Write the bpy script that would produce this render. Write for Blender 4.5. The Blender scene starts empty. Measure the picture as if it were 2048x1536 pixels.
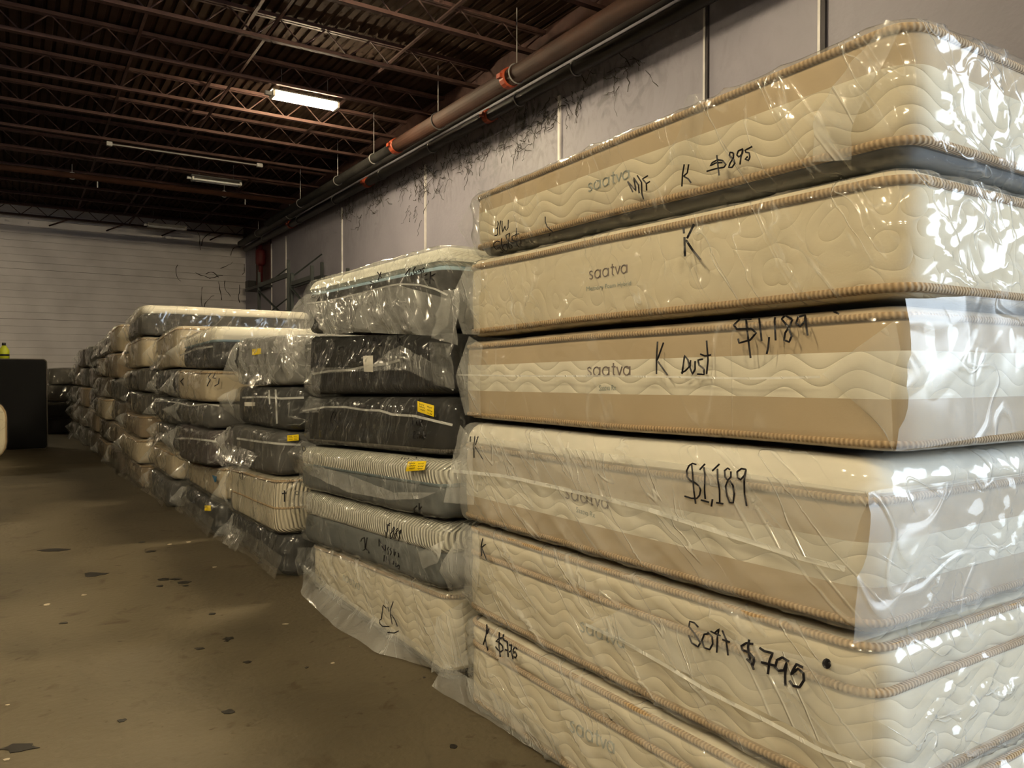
import bpy, math, random
from mathutils import Vector, Matrix, noise
from mathutils.bvhtree import BVHTree

# ------------------------------------------------------------------ camera
R = math.radians
SC = bpy.context.scene
COL = SC.collection
F_PX, W_PX, H_PX = 1530.0, 2048.0, 1536.0
CAM = Vector((0.0, 0.0, 1.40))
CAM_ROT = Matrix.Rotation(R(-32.7), 3, 'Z') @ Matrix.Rotation(R(90 - 0.86), 3, 'X')
cd = bpy.data.cameras.new('camera')
cd.sensor_width = 36.0
cd.lens = F_PX / W_PX * 36.0
cd.clip_start = 0.05
cam = bpy.data.objects.new('camera', cd)
cam.location = CAM
cam.rotation_euler = CAM_ROT.to_euler()
COL.objects.link(cam)
SC.camera = cam

# ------------------------------------------------------------------ world, light, exposure
LAMP_WARM = 520.0          # emission of the tubes in lit fixtures
DOOR_W = 760.0            # daylight through the loading opening, watts
world = bpy.data.worlds.new('world')
SC.world = world
world.use_nodes = True
world.node_tree.nodes['Background'].inputs[0].default_value = (0.80, 0.88, 1.0, 1)
world.node_tree.nodes['Background'].inputs[1].default_value = 0.25
SC.view_settings.view_transform = 'Standard'
SC.view_settings.look = 'None'
SC.view_settings.exposure = 0.62
SC.view_settings.gamma = 1.0
SC.view_settings.use_curve_mapping = False
SC.cycles.max_bounces = 5
SC.cycles.diffuse_bounces = 3
SC.cycles.glossy_bounces = 2
SC.cycles.transmission_bounces = 2
SC.cycles.transparent_max_bounces = 10
SC.cycles.use_light_tree = False
SC.cycles.adaptive_threshold = 0.07
SC.cycles.adaptive_min_samples = 12
SC.cycles.caustics_reflective = False
SC.cycles.caustics_refractive = False
SC.cycles.use_denoising = True

WALL_X, BACK_Y, DECK_Z = 6.6, 27.4, 6.45
LEFT_X, FRONT_Y = -22.0, -9.0
DOOR_Y0, DOOR_Y1, DOOR_Z, SILL_Z = -8.2, -1.7, 4.6, 1.3
al = bpy.data.lights.new('dock_daylight', 'AREA')
al.shape = 'RECTANGLE'
al.size, al.size_y = DOOR_Z - SILL_Z - 0.1, DOOR_Y1 - DOOR_Y0 - 0.1
al.energy = DOOR_W
al.color = (0.74, 0.87, 1.0)
ao = bpy.data.objects.new('dock_daylight', al)
ao.location = (WALL_X + 0.08, (DOOR_Y0 + DOOR_Y1) / 2, (DOOR_Z + SILL_Z) / 2)
ao.rotation_euler = (0, R(90), 0)       # shines towards -X, into the hall
COL.objects.link(ao)

# ------------------------------------------------------------------ helpers
rnd = random.Random(7)

def ray(px, py):
    d = Vector(((px - W_PX / 2) / F_PX, -(py - H_PX / 2) / F_PX, -1.0))
    return (CAM_ROT @ d).normalized()

def at_x(px, py, X):
    d = ray(px, py); return CAM + d * ((X - CAM.x) / d.x)
def at_y(px, py, Y):
    d = ray(px, py); return CAM + d * ((Y - CAM.y) / d.y)
def at_z(px, py, Z):
    d = ray(px, py); return CAM + d * ((Z - CAM.z) / d.z)

def mk(name, verts, faces, mats, parent=None, origin=(0, 0, 0), uvs=None, midx=None, smooth=True):
    """one mesh object from world-space vertices; origin = location of the top-level parent"""
    o3 = Vector(origin)
    me = bpy.data.meshes.new(name)
    me.from_pydata([tuple(Vector(v) - o3) for v in verts], [], faces)
    if not isinstance(mats, (list, tuple)): mats = [mats]
    for m in mats: me.materials.append(m)
    if midx is not None: me.polygons.foreach_set('material_index', midx)
    if uvs is not None:
        ul = me.uv_layers.new(name='UVMap')
        flat = []
        for p in me.polygons:
            for vi in p.vertices: flat.extend(uvs[vi])
        ul.data.foreach_set('uv', flat)
    if smooth: me.polygons.foreach_set('use_smooth', [True] * len(me.polygons))
    me.update()
    ob = bpy.data.objects.new(name, me)
    COL.objects.link(ob)
    if parent is not None: ob.parent = parent
    else: ob.location = o3
    return ob

def thing(name, loc, label, cat, group=None):
    o = bpy.data.objects.new(name, None)
    o.empty_display_size = 0.1
    o.location = loc
    COL.objects.link(o)
    o['label'] = label; o['category'] = cat
    if group: o['group'] = group
    return o

def tag(o, label, cat, group=None, kind=None):
    o['label'] = label; o['category'] = cat
    if group: o['group'] = group
    if kind: o['kind'] = kind
    return o

class MB:
    """collects simple shapes for ONE mesh"""
    def __init__(s): s.v = []; s.f = []
    def box(s, x0, x1, y0, y1, z0, z1):
        b = len(s.v)
        s.v += [(x0,y0,z0),(x1,y0,z0),(x1,y1,z0),(x0,y1,z0),(x0,y0,z1),(x1,y0,z1),(x1,y1,z1),(x0,y1,z1)]
        s.f += [tuple(b+i for i in q) for q in ((0,3,2,1),(4,5,6,7),(0,1,5,4),(1,2,6,5),(2,3,7,6),(3,0,4,7))]
        return s
    def tube(s, pts, r, n=8, closed=False, caps=True):
        pts = [Vector(p) for p in pts]
        b = len(s.v); m = len(pts); ref = None
        for i, p in enumerate(pts):
            if closed: t = pts[(i+1) % m] - pts[i-1]
            else: t = pts[min(i+1, m-1)] - pts[max(i-1, 0)]
            t.normalize()
            if ref is None:
                a = Vector((0,0,1)) if abs(t.z) < .9 else Vector((1,0,0))
                ref = (a - t * a.dot(t)).normalized()
            else:
                ref = (ref - t * ref.dot(t))
                ref = ref.normalized() if ref.length > 1e-6 else Vector((1,0,0))
            bi = t.cross(ref)
            rr = r[i] if isinstance(r, (list, tuple)) else r
            for k in range(n):
                a = 2*math.pi*k/n
                s.v.append(tuple(p + ref*(rr*math.cos(a)) + bi*(rr*math.sin(a))))
        for i in range(m if closed else m-1):
            j = (i+1) % m
            for k in range(n):
                k2 = (k+1) % n
                s.f.append((b+i*n+k, b+i*n+k2, b+j*n+k2, b+j*n+k))
        if caps and not closed:
            s.f.append(tuple(b+k for k in range(n))[::-1])
            s.f.append(tuple(b+(m-1)*n+k for k in range(n)))
        return s
    def build(s, name, mat, parent=None, origin=(0,0,0), smooth=False):
        return mk(name, s.v, s.f, mat, parent, origin, smooth=smooth)

# ------------------------------------------------------------------ materials
def new_mat(name):
    m = bpy.data.materials.new(name); m.use_nodes = True
    nt = m.node_tree
    for n in list(nt.nodes): nt.nodes.remove(n)
    out = nt.nodes.new('ShaderNodeOutputMaterial')
    return m, nt, out

def N(nt, typ, **kw):
    n = nt.nodes.new(typ)
    for k, v in kw.items(): setattr(n, k, v)
    return n

def math_n(nt, op, a, b=None, c=None):
    n = nt.nodes.new('ShaderNodeMath'); n.operation = op
    for i, v in enumerate((a, b, c)):
        if v is None: continue
        if isinstance(v, (int, float)): n.inputs[i].default_value = v
        else: nt.links.new(v, n.inputs[i])
    return n.outputs[0]

def ramp(nt, fac, stops):
    r = nt.nodes.new('ShaderNodeValToRGB')
    while len(r.color_ramp.elements) > 1: r.color_ramp.elements.remove(r.color_ramp.elements[-1])
    for i, (p, c) in enumerate(stops):
        e = r.color_ramp.elements[0] if i == 0 else r.color_ramp.elements.new(p)
        e.position = p; e.color = (c[0], c[1], c[2], 1)
    nt.links.new(fac, r.inputs[0])
    return r.outputs[0]

def simple(name, col, rough=0.6, metal=0.0, nscale=6.0, var=0.15, bump=0.0, coord='Object', spec=0.4):
    m, nt, out = new_mat(name)
    p = N(nt, 'ShaderNodeBsdfPrincipled')
    tc = N(nt, 'ShaderNodeTexCoord')
    nz = N(nt, 'ShaderNodeTexNoise'); nz.inputs['Scale'].default_value = nscale; nz.inputs['Detail'].default_value = 5
    nt.links.new(tc.outputs[coord], nz.inputs['Vector'])
    c = ramp(nt, nz.outputs[0], [(0.3, [x*(1-var) for x in col]), (0.7, [min(1, x*(1+var)) for x in col])])
    nt.links.new(c, p.inputs['Base Color'])
    p.inputs['Roughness'].default_value = rough
    p.inputs['Metallic'].default_value = metal
    p.inputs['Specular IOR Level'].default_value = spec
    if bump:
        b = N(nt, 'ShaderNodeBump'); b.inputs['Distance'].default_value = bump
        nt.links.new(nz.outputs[0], b.inputs['Height']); nt.links.new(b.outputs[0], p.inputs['Normal'])
    nt.links.new(p.outputs[0], out.inputs[0])
    return m

def emis(name, col, st):
    m, nt, out = new_mat(name)
    e = N(nt, 'ShaderNodeEmission'); e.inputs[0].default_value = (*col, 1); e.inputs[1].default_value = st
    nt.links.new(e.outputs[0], out.inputs[0])
    return m

def fabric(name, col, kind='plain', depth=0.006, strength=0.5):
    """mattress cloth; UV in metres (u along the edge, v up)"""
    m, nt, out = new_mat(name)
    p = N(nt, 'ShaderNodeBsdfPrincipled')
    p.inputs['Roughness'].default_value = 0.85
    p.inputs['Specular IOR Level'].default_value = 0.2
    uv = N(nt, 'ShaderNodeUVMap')
    sep = N(nt, 'ShaderNodeSeparateXYZ'); nt.links.new(uv.outputs[0], sep.inputs[0])
    u, v = sep.outputs[0], sep.outputs[1]
    nz = N(nt, 'ShaderNodeTexNoise'); nz.inputs['Scale'].default_value = 3.0; nz.inputs['Detail'].default_value = 2
    nt.links.new(uv.outputs[0], nz.inputs['Vector'])
    nv = nz.outputs[0]
    fine = N(nt, 'ShaderNodeTexNoise'); fine.inputs['Scale'].default_value = 220.0
    nt.links.new(uv.outputs[0], fine.inputs['Vector'])
    h = None
    if kind == 'wave':
        ph = math_n(nt, 'MULTIPLY_ADD', u, 2*math.pi/0.23, math_n(nt, 'MULTIPLY', nv, 3.0))
        s1 = math_n(nt, 'SINE', ph)
        vv = math_n(nt, 'MULTIPLY_ADD', s1, 0.020, v)
        h = math_n(nt, 'ABSOLUTE', math_n(nt, 'SINE', math_n(nt, 'MULTIPLY', vv, math.pi/0.042)))
        h = math_n(nt, 'POWER', h, 0.55)
    elif kind == 'loop':
        vo = N(nt, 'ShaderNodeTexVoronoi'); vo.inputs['Scale'].default_value = 9.0
        mp = N(nt, 'ShaderNodeVectorMath', operation='MULTIPLY_ADD')
        nt.links.new(nz.outputs[1], mp.inputs[0]); mp.inputs[1].default_value = (.12, .12, .12)
        nt.links.new(uv.outputs[0], mp.inputs[2]); nt.links.new(mp.outputs[0], vo.inputs['Vector'])
        h = math_n(nt, 'ABSOLUTE', math_n(nt, 'SINE', math_n(nt, 'MULTIPLY', vo.outputs['Distance'], 9.0)))
        h = math_n(nt, 'POWER', h, 0.5)
    elif kind == 'pleat':
        ph = math_n(nt, 'MULTIPLY_ADD', u, 2*math.pi/0.030, math_n(nt, 'MULTIPLY', nv, 9.0))
        ph = math_n(nt, 'MULTIPLY_ADD', v, 6.0, ph)
        h = math_n(nt, 'ABSOLUTE', math_n(nt, 'SINE', math_n(nt, 'MULTIPLY', ph, 0.5)))
    elif kind == 'diamond':
        a = math_n(nt, 'ABSOLUTE', math_n(nt, 'SINE', math_n(nt, 'MULTIPLY', math_n(nt, 'ADD', u, v), math.pi/0.035)))
        b = math_n(nt, 'ABSOLUTE', math_n(nt, 'SINE', math_n(nt, 'MULTIPLY', math_n(nt, 'SUBTRACT', u, v), math.pi/0.035)))
        h = math_n(nt, 'POWER', math_n(nt, 'MULTIPLY', a, b), 0.4)
    elif kind == 'rib':
        ph = math_n(nt, 'MULTIPLY_ADD', v, 14.0*3, math_n(nt, 'MULTIPLY', u, 2*math.pi/0.0125))
        h = math_n(nt, 'MULTIPLY_ADD', math_n(nt, 'SINE', ph), 0.5, 0.5)
    c1 = ramp(nt, nv, [(0.25, [x*0.93 for x in col]), (0.75, [min(1, x*1.05) for x in col])])
    if kind == 'rib':
        mx = N(nt, 'ShaderNodeMix', data_type='RGBA')
        nt.links.new(h, mx.inputs[0])
        mx.inputs[6].default_value = (col[0]*.60, col[1]*.56, col[2]*.50, 1)
        nt.links.new(c1, mx.inputs[7]); c1 = mx.outputs[2]
    nt.links.new(c1, p.inputs['Base Color'])
    b0 = N(nt, 'ShaderNodeBump'); b0.inputs['Distance'].default_value = 0.0008; b0.inputs['Strength'].default_value = 0.4
    nt.links.new(fine.outputs[0], b0.inputs['Height'])
    last = b0
    if h is not None:
        b = N(nt, 'ShaderNodeBump'); b.inputs['Distance'].default_value = depth; b.inputs['Strength'].default_value = strength
        nt.links.new(h, b.inputs['Height']); nt.links.new(b0.outputs[0], b.inputs['Normal']); last = b
    nt.links.new(last.outputs[0], p.inputs['Normal'])
    nt.links.new(p.outputs[0], out.inputs[0])
    return m

def film(name, haze=0.15, crinkle=0.5, tint=(0.93, 0.94, 0.92), gloss=0.66, scale=(.22, .45, .07), rough=0.12, lines=0.5, rot=(40, 0, 0)):
    """clear polythene: transparent + milky haze + sharp gloss on a creased surface"""
    m, nt, out = new_mat(name)
    tc = N(nt, 'ShaderNodeTexCoord')
    mp = N(nt, 'ShaderNodeMapping', vector_type='TEXTURE'); mp.inputs['Scale'].default_value = scale
    mp.inputs['Rotation'].default_value = [R(a) for a in rot]
    nt.links.new(tc.outputs['Object'], mp.inputs[0])
    n1 = N(nt, 'ShaderNodeTexNoise')
    n1.inputs['Scale'].default_value = 0.9; n1.inputs['Detail'].default_value = 1.6
    n1.inputs['Distortion'].default_value = 0.5
    nt.links.new(mp.outputs[0], n1.inputs['Vector'])
    sc = N(nt, 'ShaderNodeSeparateColor'); nt.links.new(n1.outputs[1], sc.inputs[0])
    def thin(x, w):      # thin crease lines on the contours of the noise
        d = math_n(nt, 'ABSOLUTE', math_n(nt, 'SUBTRACT', x, 0.5))
        mr = N(nt, 'ShaderNodeMapRange', interpolation_type='SMOOTHSTEP')
        nt.links.new(d, mr.inputs[0]); mr.inputs[1].default_value = 0.0; mr.inputs[2].default_value = w
        mr.inputs[3].default_value = 1.0; mr.inputs[4].default_value = 0.0
        return mr.outputs[0]
    gate = N(nt, 'ShaderNodeMapRange'); nt.links.new(sc.outputs[2], gate.inputs[0])
    gate.inputs[1].default_value = 0.42; gate.inputs[2].default_value = 0.62
    ln = math_n(nt, 'MULTIPLY', math_n(nt, 'MAXIMUM', thin(sc.outputs[0], .022), thin(sc.outputs[1], .014)), gate.outputs[0])
    hgt = math_n(nt, 'MULTIPLY_ADD', ln, 0.25, sc.outputs[1])
    bp = N(nt, 'ShaderNodeBump'); bp.inputs['Distance'].default_value = 0.045 * crinkle; bp.inputs['Strength'].default_value = 0.8
    nt.links.new(hgt, bp.inputs['Height'])
    tr = N(nt, 'ShaderNodeBsdfTransparent'); tr.inputs[0].default_value = (0.97, 0.97, 0.96, 1)
    df = N(nt, 'ShaderNodeBsdfDiffuse'); df.inputs[0].default_value = (*tint, 1)
    nt.links.new(bp.outputs[0], df.inputs['Normal'])
    hz = math_n(nt, 'MULTIPLY_ADD', sc.outputs[2], haze * 1.6, haze * 0.2)
    hz = math_n(nt, 'MULTIPLY_ADD', ln, lines * 0.5, hz)
    m1 = N(nt, 'ShaderNodeMixShader')
    nt.links.new(hz, m1.inputs[0]); nt.links.new(tr.outputs[0], m1.inputs[1]); nt.links.new(df.outputs[0], m1.inputs[2])
    gl = N(nt, 'ShaderNodeBsdfGlossy'); gl.inputs['Roughness'].default_value = rough
    nt.links.new(bp.outputs[0], gl.inputs['Normal'])
    lw = N(nt, 'ShaderNodeLayerWeight'); lw.inputs['Blend'].default_value = 0.5
    nt.links.new(bp.outputs[0], lw.inputs['Normal'])
    fr = math_n(nt, 'MULTIPLY_ADD', math_n(nt, 'POWER', lw.outputs['Facing'], 5.0), 0.90, 0.06)
    fac = math_n(nt, 'MINIMUM', math_n(nt, 'MULTIPLY', fr, gloss), 0.5)
    m2 = N(nt, 'ShaderNodeMixShader')
    nt.links.new(fac, m2.inputs[0]); nt.links.new(m1.outputs[0], m2.inputs[1]); nt.links.new(gl.outputs[0], m2.inputs[2])
    nt.links.new(m2.outputs[0], out.inputs[0])
    return m

TAN, CREAM, WHITE = (0.52, 0.41, 0.27), (0.72, 0.645, 0.49), (0.80, 0.755, 0.64)
M = {
 'tan': fabric('tan_cloth', TAN), 'cream': fabric('cream_cloth', CREAM),
 'cream_wave': fabric('cream_wave_quilt', CREAM, 'wave'), 'white_wave': fabric('white_wave_quilt', (0.80, 0.75, 0.63), 'wave'),
 'cream_loop': fabric('cream_loop_quilt', CREAM, 'loop', .005, .4),
 'tan_dark': fabric('dull_tan_cloth', (0.27, 0.20, 0.13)), 'cream_dark': fabric('dull_cream_cloth', (0.50, 0.42, 0.30)),  # darker versions of the tan and cream cloth for the farther stacks
 'white': fabric('white_cloth', WHITE), 'white_pleat': fabric('white_pleated', (0.80, 0.78, 0.68), 'pleat', 0.018, 1.0),
 'cream_pleat': fabric('cream_pleated', (0.66, 0.60, 0.47), 'pleat', 0.012, 1.0),
 'white_diamond': fabric('white_diamond_quilt', (0.80, 0.80, 0.72), 'diamond'),
 'char': fabric('charcoal_cloth', (0.020, 0.020, 0.021)), 'char_rib': fabric('charcoal_pleated', (0.026, 0.026, 0.029), 'pleat', 0.008),
 'grey': fabric('mid_grey_cloth', (0.065, 0.062, 0.060)), 'slate': fabric('blue_grey_cloth', (0.10, 0.112, 0.12)),
 'blue': fabric('pale_blue_border', (0.33, 0.48, 0.60)), 'purple': fabric('mauve_grey_cloth', (0.055, 0.040, 0.044), 'pleat', 0.006),
 'brown': fabric('brown_cloth', (0.10, 0.070, 0.050)), 'under': fabric('grey_underside', (0.16, 0.17, 0.18)),
 'rib': fabric('ribbed_tape', (0.58, 0.42, 0.25), 'rib', 0.004, 0.8), 'ribdark': fabric('ribbed_dark_tape', (0.12, 0.11, 0.10), 'rib', 0.004, 0.8),
 'film': film('clear_polythene', 0.08, 0.26, lines=.45, rot=(60, 20, 10)), 'film_tight': film('tight_polythene', 0.07, 0.22, lines=.2, rot=(80, 0, 0), scale=(.3, .6, .2)),
 'film_milky': film('milky_polythene', 0.20, 0.34, lines=.3, rot=(38, 10, 0), scale=(.25, .8, .10)), 'film_thin': film('thin_polythene', 0.022, 0.6, lines=.3, rot=(118, 0, 10), scale=(.2, .5, .07)),
 'film_flap': film('polythene_flap', 0.22, 0.45, lines=.4, rot=(50, 15, 0), scale=(.25, .6, .10)), 'film_far': film('far_polythene', 0.045, 0.9, lines=.45, rot=(100, 20, 10), scale=(.2, .4, .09)),
 'film_end': film('draped_end_polythene', 0.16, 0.45, lines=.25, gloss=.55, rough=.25, rot=(75, 30, 0), scale=(.35, .5, .25)),
 'seam': film('welded_seam', 0.45, 0.3, lines=.1), 'film_dust': film('dusty_polythene', 0.08, 0.9, lines=.4, tint=(.75, .70, .60), rot=(100, 20, 10), scale=(.2, .4, .09)),
 'ink': simple('marker_ink', (0.006, 0.005, 0.008), 0.5, var=0.02), 'logo': simple('logo_print', (0.17, 0.13, 0.12), 0.8, var=0.05),
 'logo_pale': simple('logo_print_pale', (0.30, 0.33, 0.31), 0.8, var=0.05), 'logo_teal': simple('subtitle_print', (0.30, 0.36, 0.34), 0.8, var=0.05),
 'yellow': simple('yellow_sticker', (0.85, 0.62, 0.01), 0.5, var=0.05, nscale=20), 'paper': simple('white_paper', (0.70, 0.68, 0.62), 0.8, var=0.1, nscale=12),
 'blue_tag': simple('blue_tag', (0.02, 0.12, 0.25), 0.5),
}
# ------------------------------------------------------------------ structure materials
def wall_material():
    m, nt, out = new_mat('painted_concrete_wall')
    p = N(nt, 'ShaderNodeBsdfPrincipled'); p.inputs['Roughness'].default_value = 0.55
    p.inputs['Specular IOR Level'].default_value = 0.3
    tc = N(nt, 'ShaderNodeTexCoord')
    nz = N(nt, 'ShaderNodeTexNoise'); nz.inputs['Scale'].default_value = 0.7; nz.inputs['Detail'].default_value = 6
    nt.links.new(tc.outputs['Object'], nz.inputs['Vector'])
    base = ramp(nt, nz.outputs[0], [(0.3, (0.235, 0.225, 0.275)), (0.7, (0.31, 0.295, 0.355))])
    # soot and cobweb dirt, thickest in a strip under the pipes
    sep = N(nt, 'ShaderNodeSeparateXYZ'); nt.links.new(tc.outputs['Object'], sep.inputs[0])
    band = ramp(nt, math_n(nt, 'MULTIPLY', sep.outputs[2], 0.1), [(0.41, (0, 0, 0)), (0.48, (.45, .45, .45)), (0.54, (1, 1, 1)), (0.58, (.3, .3, .3))])
    yb_ = ramp(nt, math_n(nt, 'MULTIPLY', sep.outputs[1], 1/28), [(0.20, (.12, .12, .12)), (0.32, (1, 1, 1)), (0.60, (.8, .8, .8)), (0.8, (.3, .3, .3))])
    band = math_n(nt, 'MULTIPLY', band, yb_)
    mp = N(nt, 'ShaderNodeMapping'); mp.inputs['Scale'].default_value = (1, 1.6, 1.0); nt.links.new(tc.outputs['Object'], mp.inputs[0])
    d1 = N(nt, 'ShaderNodeTexNoise'); d1.inputs['Scale'].default_value = 2.4
    d1.inputs['Detail'].default_value = 9; d1.inputs['Distortion'].default_value = 2.2
    nt.links.new(mp.outputs[0], d1.inputs['Vector'])
    d2 = N(nt, 'ShaderNodeTexNoise'); d2.inputs['Scale'].default_value = 0.55; nt.links.new(tc.outputs['Object'], d2.inputs['Vector'])
    s1 = ramp(nt, d1.outputs[0], [(0.47, (0, 0, 0)), (0.66, (1, 1, 1))])
    s2 = ramp(nt, d2.outputs[0], [(0.36, (0, 0, 0)), (0.60, (1, 1, 1))])
    fac = math_n(nt, 'MULTIPLY', math_n(nt, 'MULTIPLY', s1, s2), math_n(nt, 'MULTIPLY', band, 0.85))
    fac = math_n(nt, 'MINIMUM', fac, 0.85)
    mx = N(nt, 'ShaderNodeMix', data_type='RGBA'); nt.links.new(fac, mx.inputs[0]); nt.links.new(base, mx.inputs[6])
    mx.inputs[7].default_value = (0.05, 0.045, 0.04, 1)
    nt.links.new(mx.outputs[2], p.inputs['Base Color'])
    f = N(nt, 'ShaderNodeTexNoise'); f.inputs['Scale'].default_value = 14; f.inputs['Detail'].default_value = 4
    nt.links.new(tc.outputs['Object'], f.inputs['Vector'])
    b = N(nt, 'ShaderNodeBump'); b.inputs['Distance'].default_value = 0.01; b.inputs['Strength'].default_value = 0.5
    nt.links.new(f.outputs[0], b.inputs['Height']); nt.links.new(b.outputs[0], p.inputs['Normal'])
    nt.links.new(p.outputs[0], out.inputs[0])
    return m

def floor_material():
    m, nt, out = new_mat('stained_concrete_floor')
    p = N(nt, 'ShaderNodeBsdfPrincipled'); p.inputs['Roughness'].default_value = 0.62
    p.inputs['Specular IOR Level'].default_value = 0.35
    tc = N(nt, 'ShaderNodeTexCoord')
    def nz(s, d=6, dist=0.0, typ='FBM'):
        n = N(nt, 'ShaderNodeTexNoise', noise_type=typ); n.inputs['Scale'].default_value = s; n.inputs['Detail'].default_value = d
        n.inputs['Distortion'].default_value = dist
        nt.links.new(tc.outputs['Object'], n.inputs['Vector']); return n.outputs[0]
    c = ramp(nt, nz(0.9, 8, 0.5), [(0.28, (0.072, 0.058, 0.036)), (0.5, (0.105, 0.085, 0.053)), (0.75, (0.135, 0.111, 0.072))])
    s = ramp(nt, nz(5.5, 5, 0.6), [(0.60, (1, 1, 1)), (0.72, (0.62, 0.56, 0.48))])
    s3 = ramp(nt, nz(17, 4, 0.4), [(0.66, (1, 1, 1)), (0.74, (0.55, 0.5, 0.42))])
    mul = N(nt, 'ShaderNodeMix', data_type='RGBA', blend_type='MULTIPLY'); mul.inputs[0].default_value = 1
    nt.links.new(c, mul.inputs[6]); nt.links.new(s, mul.inputs[7])
    mul2 = N(nt, 'ShaderNodeMix', data_type='RGBA', blend_type='MULTIPLY'); mul2.inputs[0].default_value = 1
    nt.links.new(mul.outputs[2], mul2.inputs[6]); nt.links.new(s3, mul2.inputs[7])
    nt.links.new(mul2.outputs[2], p.inputs['Base Color'])
    b = N(nt, 'ShaderNodeBump'); b.inputs['Distance'].default_value = 0.006; b.inputs['Strength'].default_value = 0.5
    nt.links.new(nz(30, 5), b.inputs['Height']); nt.links.new(b.outputs[0], p.inputs['Normal'])
    nt.links.new(p.outputs[0], out.inputs[0])
    return m

M['wall'] = wall_material(); M['floor'] = floor_material()
M['block'] = simple('painted_block', (0.62, 0.59, 0.61), 0.6, nscale=1.2, var=0.12, bump=0.004)
M['dim_block'] = simple('unpainted_block', (0.14, 0.13, 0.12), 0.8, nscale=1.2, var=0.12)
M['deck'] = simple('brown_roof_deck', (0.036, 0.023, 0.017), 0.95, nscale=3, var=0.25, spec=.03)
M['joist'] = simple('red_brown_steel', (0.070, 0.038, 0.033), 0.7, nscale=8, var=0.2, spec=.15)
M['pipe_brown'] = simple('rust_brown_pipe', (0.034, 0.013, 0.007), 0.75, nscale=3, var=0.25, spec=.2)
M['pipe_grey'] = simple('dusty_grey_pipe', (0.045, 0.042, 0.040), 0.7, nscale=4, var=0.3)
M['pipe_dark'] = simple('dark_grey_pipe', (0.016, 0.015, 0.014), 0.8, nscale=4, var=0.3, spec=.1)
M['pipe_black'] = simple('black_pipe', (0.014, 0.012, 0.011), 0.5, nscale=4, var=0.3)
M['orange'] = simple('orange_coupling', (0.26, 0.042, 0.014), 0.5)
M['galv'] = simple('galvanised_steel', (0.28, 0.27, 0.26), 0.45, 0.5)
M['white_strip'] = simple('white_paint', (0.62, 0.60, 0.60), 0.5)
M['dark_joint'] = simple('dark_joint', (0.05, 0.045, 0.05), 0.7)
M['rack'] = simple('green_grey_rack', (0.022, 0.027, 0.026), 0.5)
M['red'] = simple('red_paint', (0.085, 0.008, 0.010), 0.6)
M['darkred'] = simple('dark_red_board', (0.06, 0.02, 0.02), 0.6)
M['black'] = simple('black_plastic', (0.012, 0.012, 0.013), 0.45)
M['hivis'] = simple('yellow_green_plastic', (0.45, 0.50, 0.03), 0.5)
M['web'] = simple('sooty_cobweb', (0.045, 0.04, 0.036), 0.9)
M['stain'] = simple('black_oil_mark', (0.018, 0.015, 0.012), 0.5)
M['speck'] = simple('pale_litter', (0.45, 0.38, 0.28), 0.7)
M['lamp_on'] = emis('lit_tube', (1.0, 0.82, 0.52), LAMP_WARM)
M['lamp_off'] = simple('unlit_tube', (0.9, 0.9, 0.9), 0.3)
M['housing'] = simple('fixture_enamel', (0.62, 0.60, 0.55), 0.4)

# ================================================================== STRUCTURE
def struct(o, label, cat):
    o['kind'] = 'structure'; o['label'] = label; o['category'] = cat; return o

floor = struct(MB().box(LEFT_X, WALL_X, FRONT_Y, BACK_Y, -0.2, 0.0).build('floor', M['floor']),
               'stained brown concrete warehouse floor', 'floor')
wr = MB().box(WALL_X, WALL_X+.25, DOOR_Y1, BACK_Y, 0, DECK_Z).box(WALL_X, WALL_X+.25, FRONT_Y, DOOR_Y0, 0, DECK_Z)
wr.box(WALL_X, WALL_X+.25, DOOR_Y0, DOOR_Y1, DOOR_Z, DECK_Z).box(WALL_X, WALL_X+.25, DOOR_Y0, DOOR_Y1, 0, SILL_Z)
wall_r = struct(wr.build('wall_right', M['wall']), 'lilac-grey painted concrete wall behind the mattress stacks', 'wall')
struct(MB().box(LEFT_X-.25, LEFT_X, FRONT_Y, BACK_Y, 0, DECK_Z).build('wall_left', M['dim_block']), 'plain grey wall on the far left side of the hall', 'wall')
struct(MB().box(LEFT_X, WALL_X, FRONT_Y-.25, FRONT_Y, 0, DECK_Z).build('wall_front', M['dim_block']), 'plain grey wall behind the viewer', 'wall')
wall_b = struct(MB().box(LEFT_X, WALL_X, BACK_Y+.03, BACK_Y+.3, 0, DECK_Z).build('wall_back', M['dark_joint']), 'pale grey block wall at the far end of the hall', 'wall')
nco = 30
for i in range(nco):                       # block courses with recessed joints
    z0 = DECK_Z * i / nco; z1 = DECK_Z * (i+1) / nco
    j = 0.004 if i % 7 else 0.009
    MB().box(LEFT_X, WALL_X, BACK_Y + (0.002 if i % 2 else 0.0), BACK_Y+.03, z0 + j, z1 - j*.4).build('block_course', M['block'], wall_b)

# vertical joints of the tilt-up wall
for px, w, m in ((1645, .05, 'dark_joint'), (1414, .035, 'dark_joint'), (1120, .05, 'white_strip'), (853, .05, 'white_strip'),
                 (686, .05, 'white_strip'), (574, .05, 'white_strip'), (545, .03, 'white_strip')):
    y = at_x(px, 745, WALL_X).y
    MB().box(WALL_X-.03, WALL_X, y-w/2, y+w/2, 0.02, 5.4 if m == 'white_strip' else DECK_Z).build('joint_strip', M[m], wall_r)
    if m == 'dark_joint':
        MB().box(WALL_X-.035, WALL_X, y+w/2, y+w/2+.03, 0.02, DECK_Z).build('joint_strip', M['white_strip'], wall_r)
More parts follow.
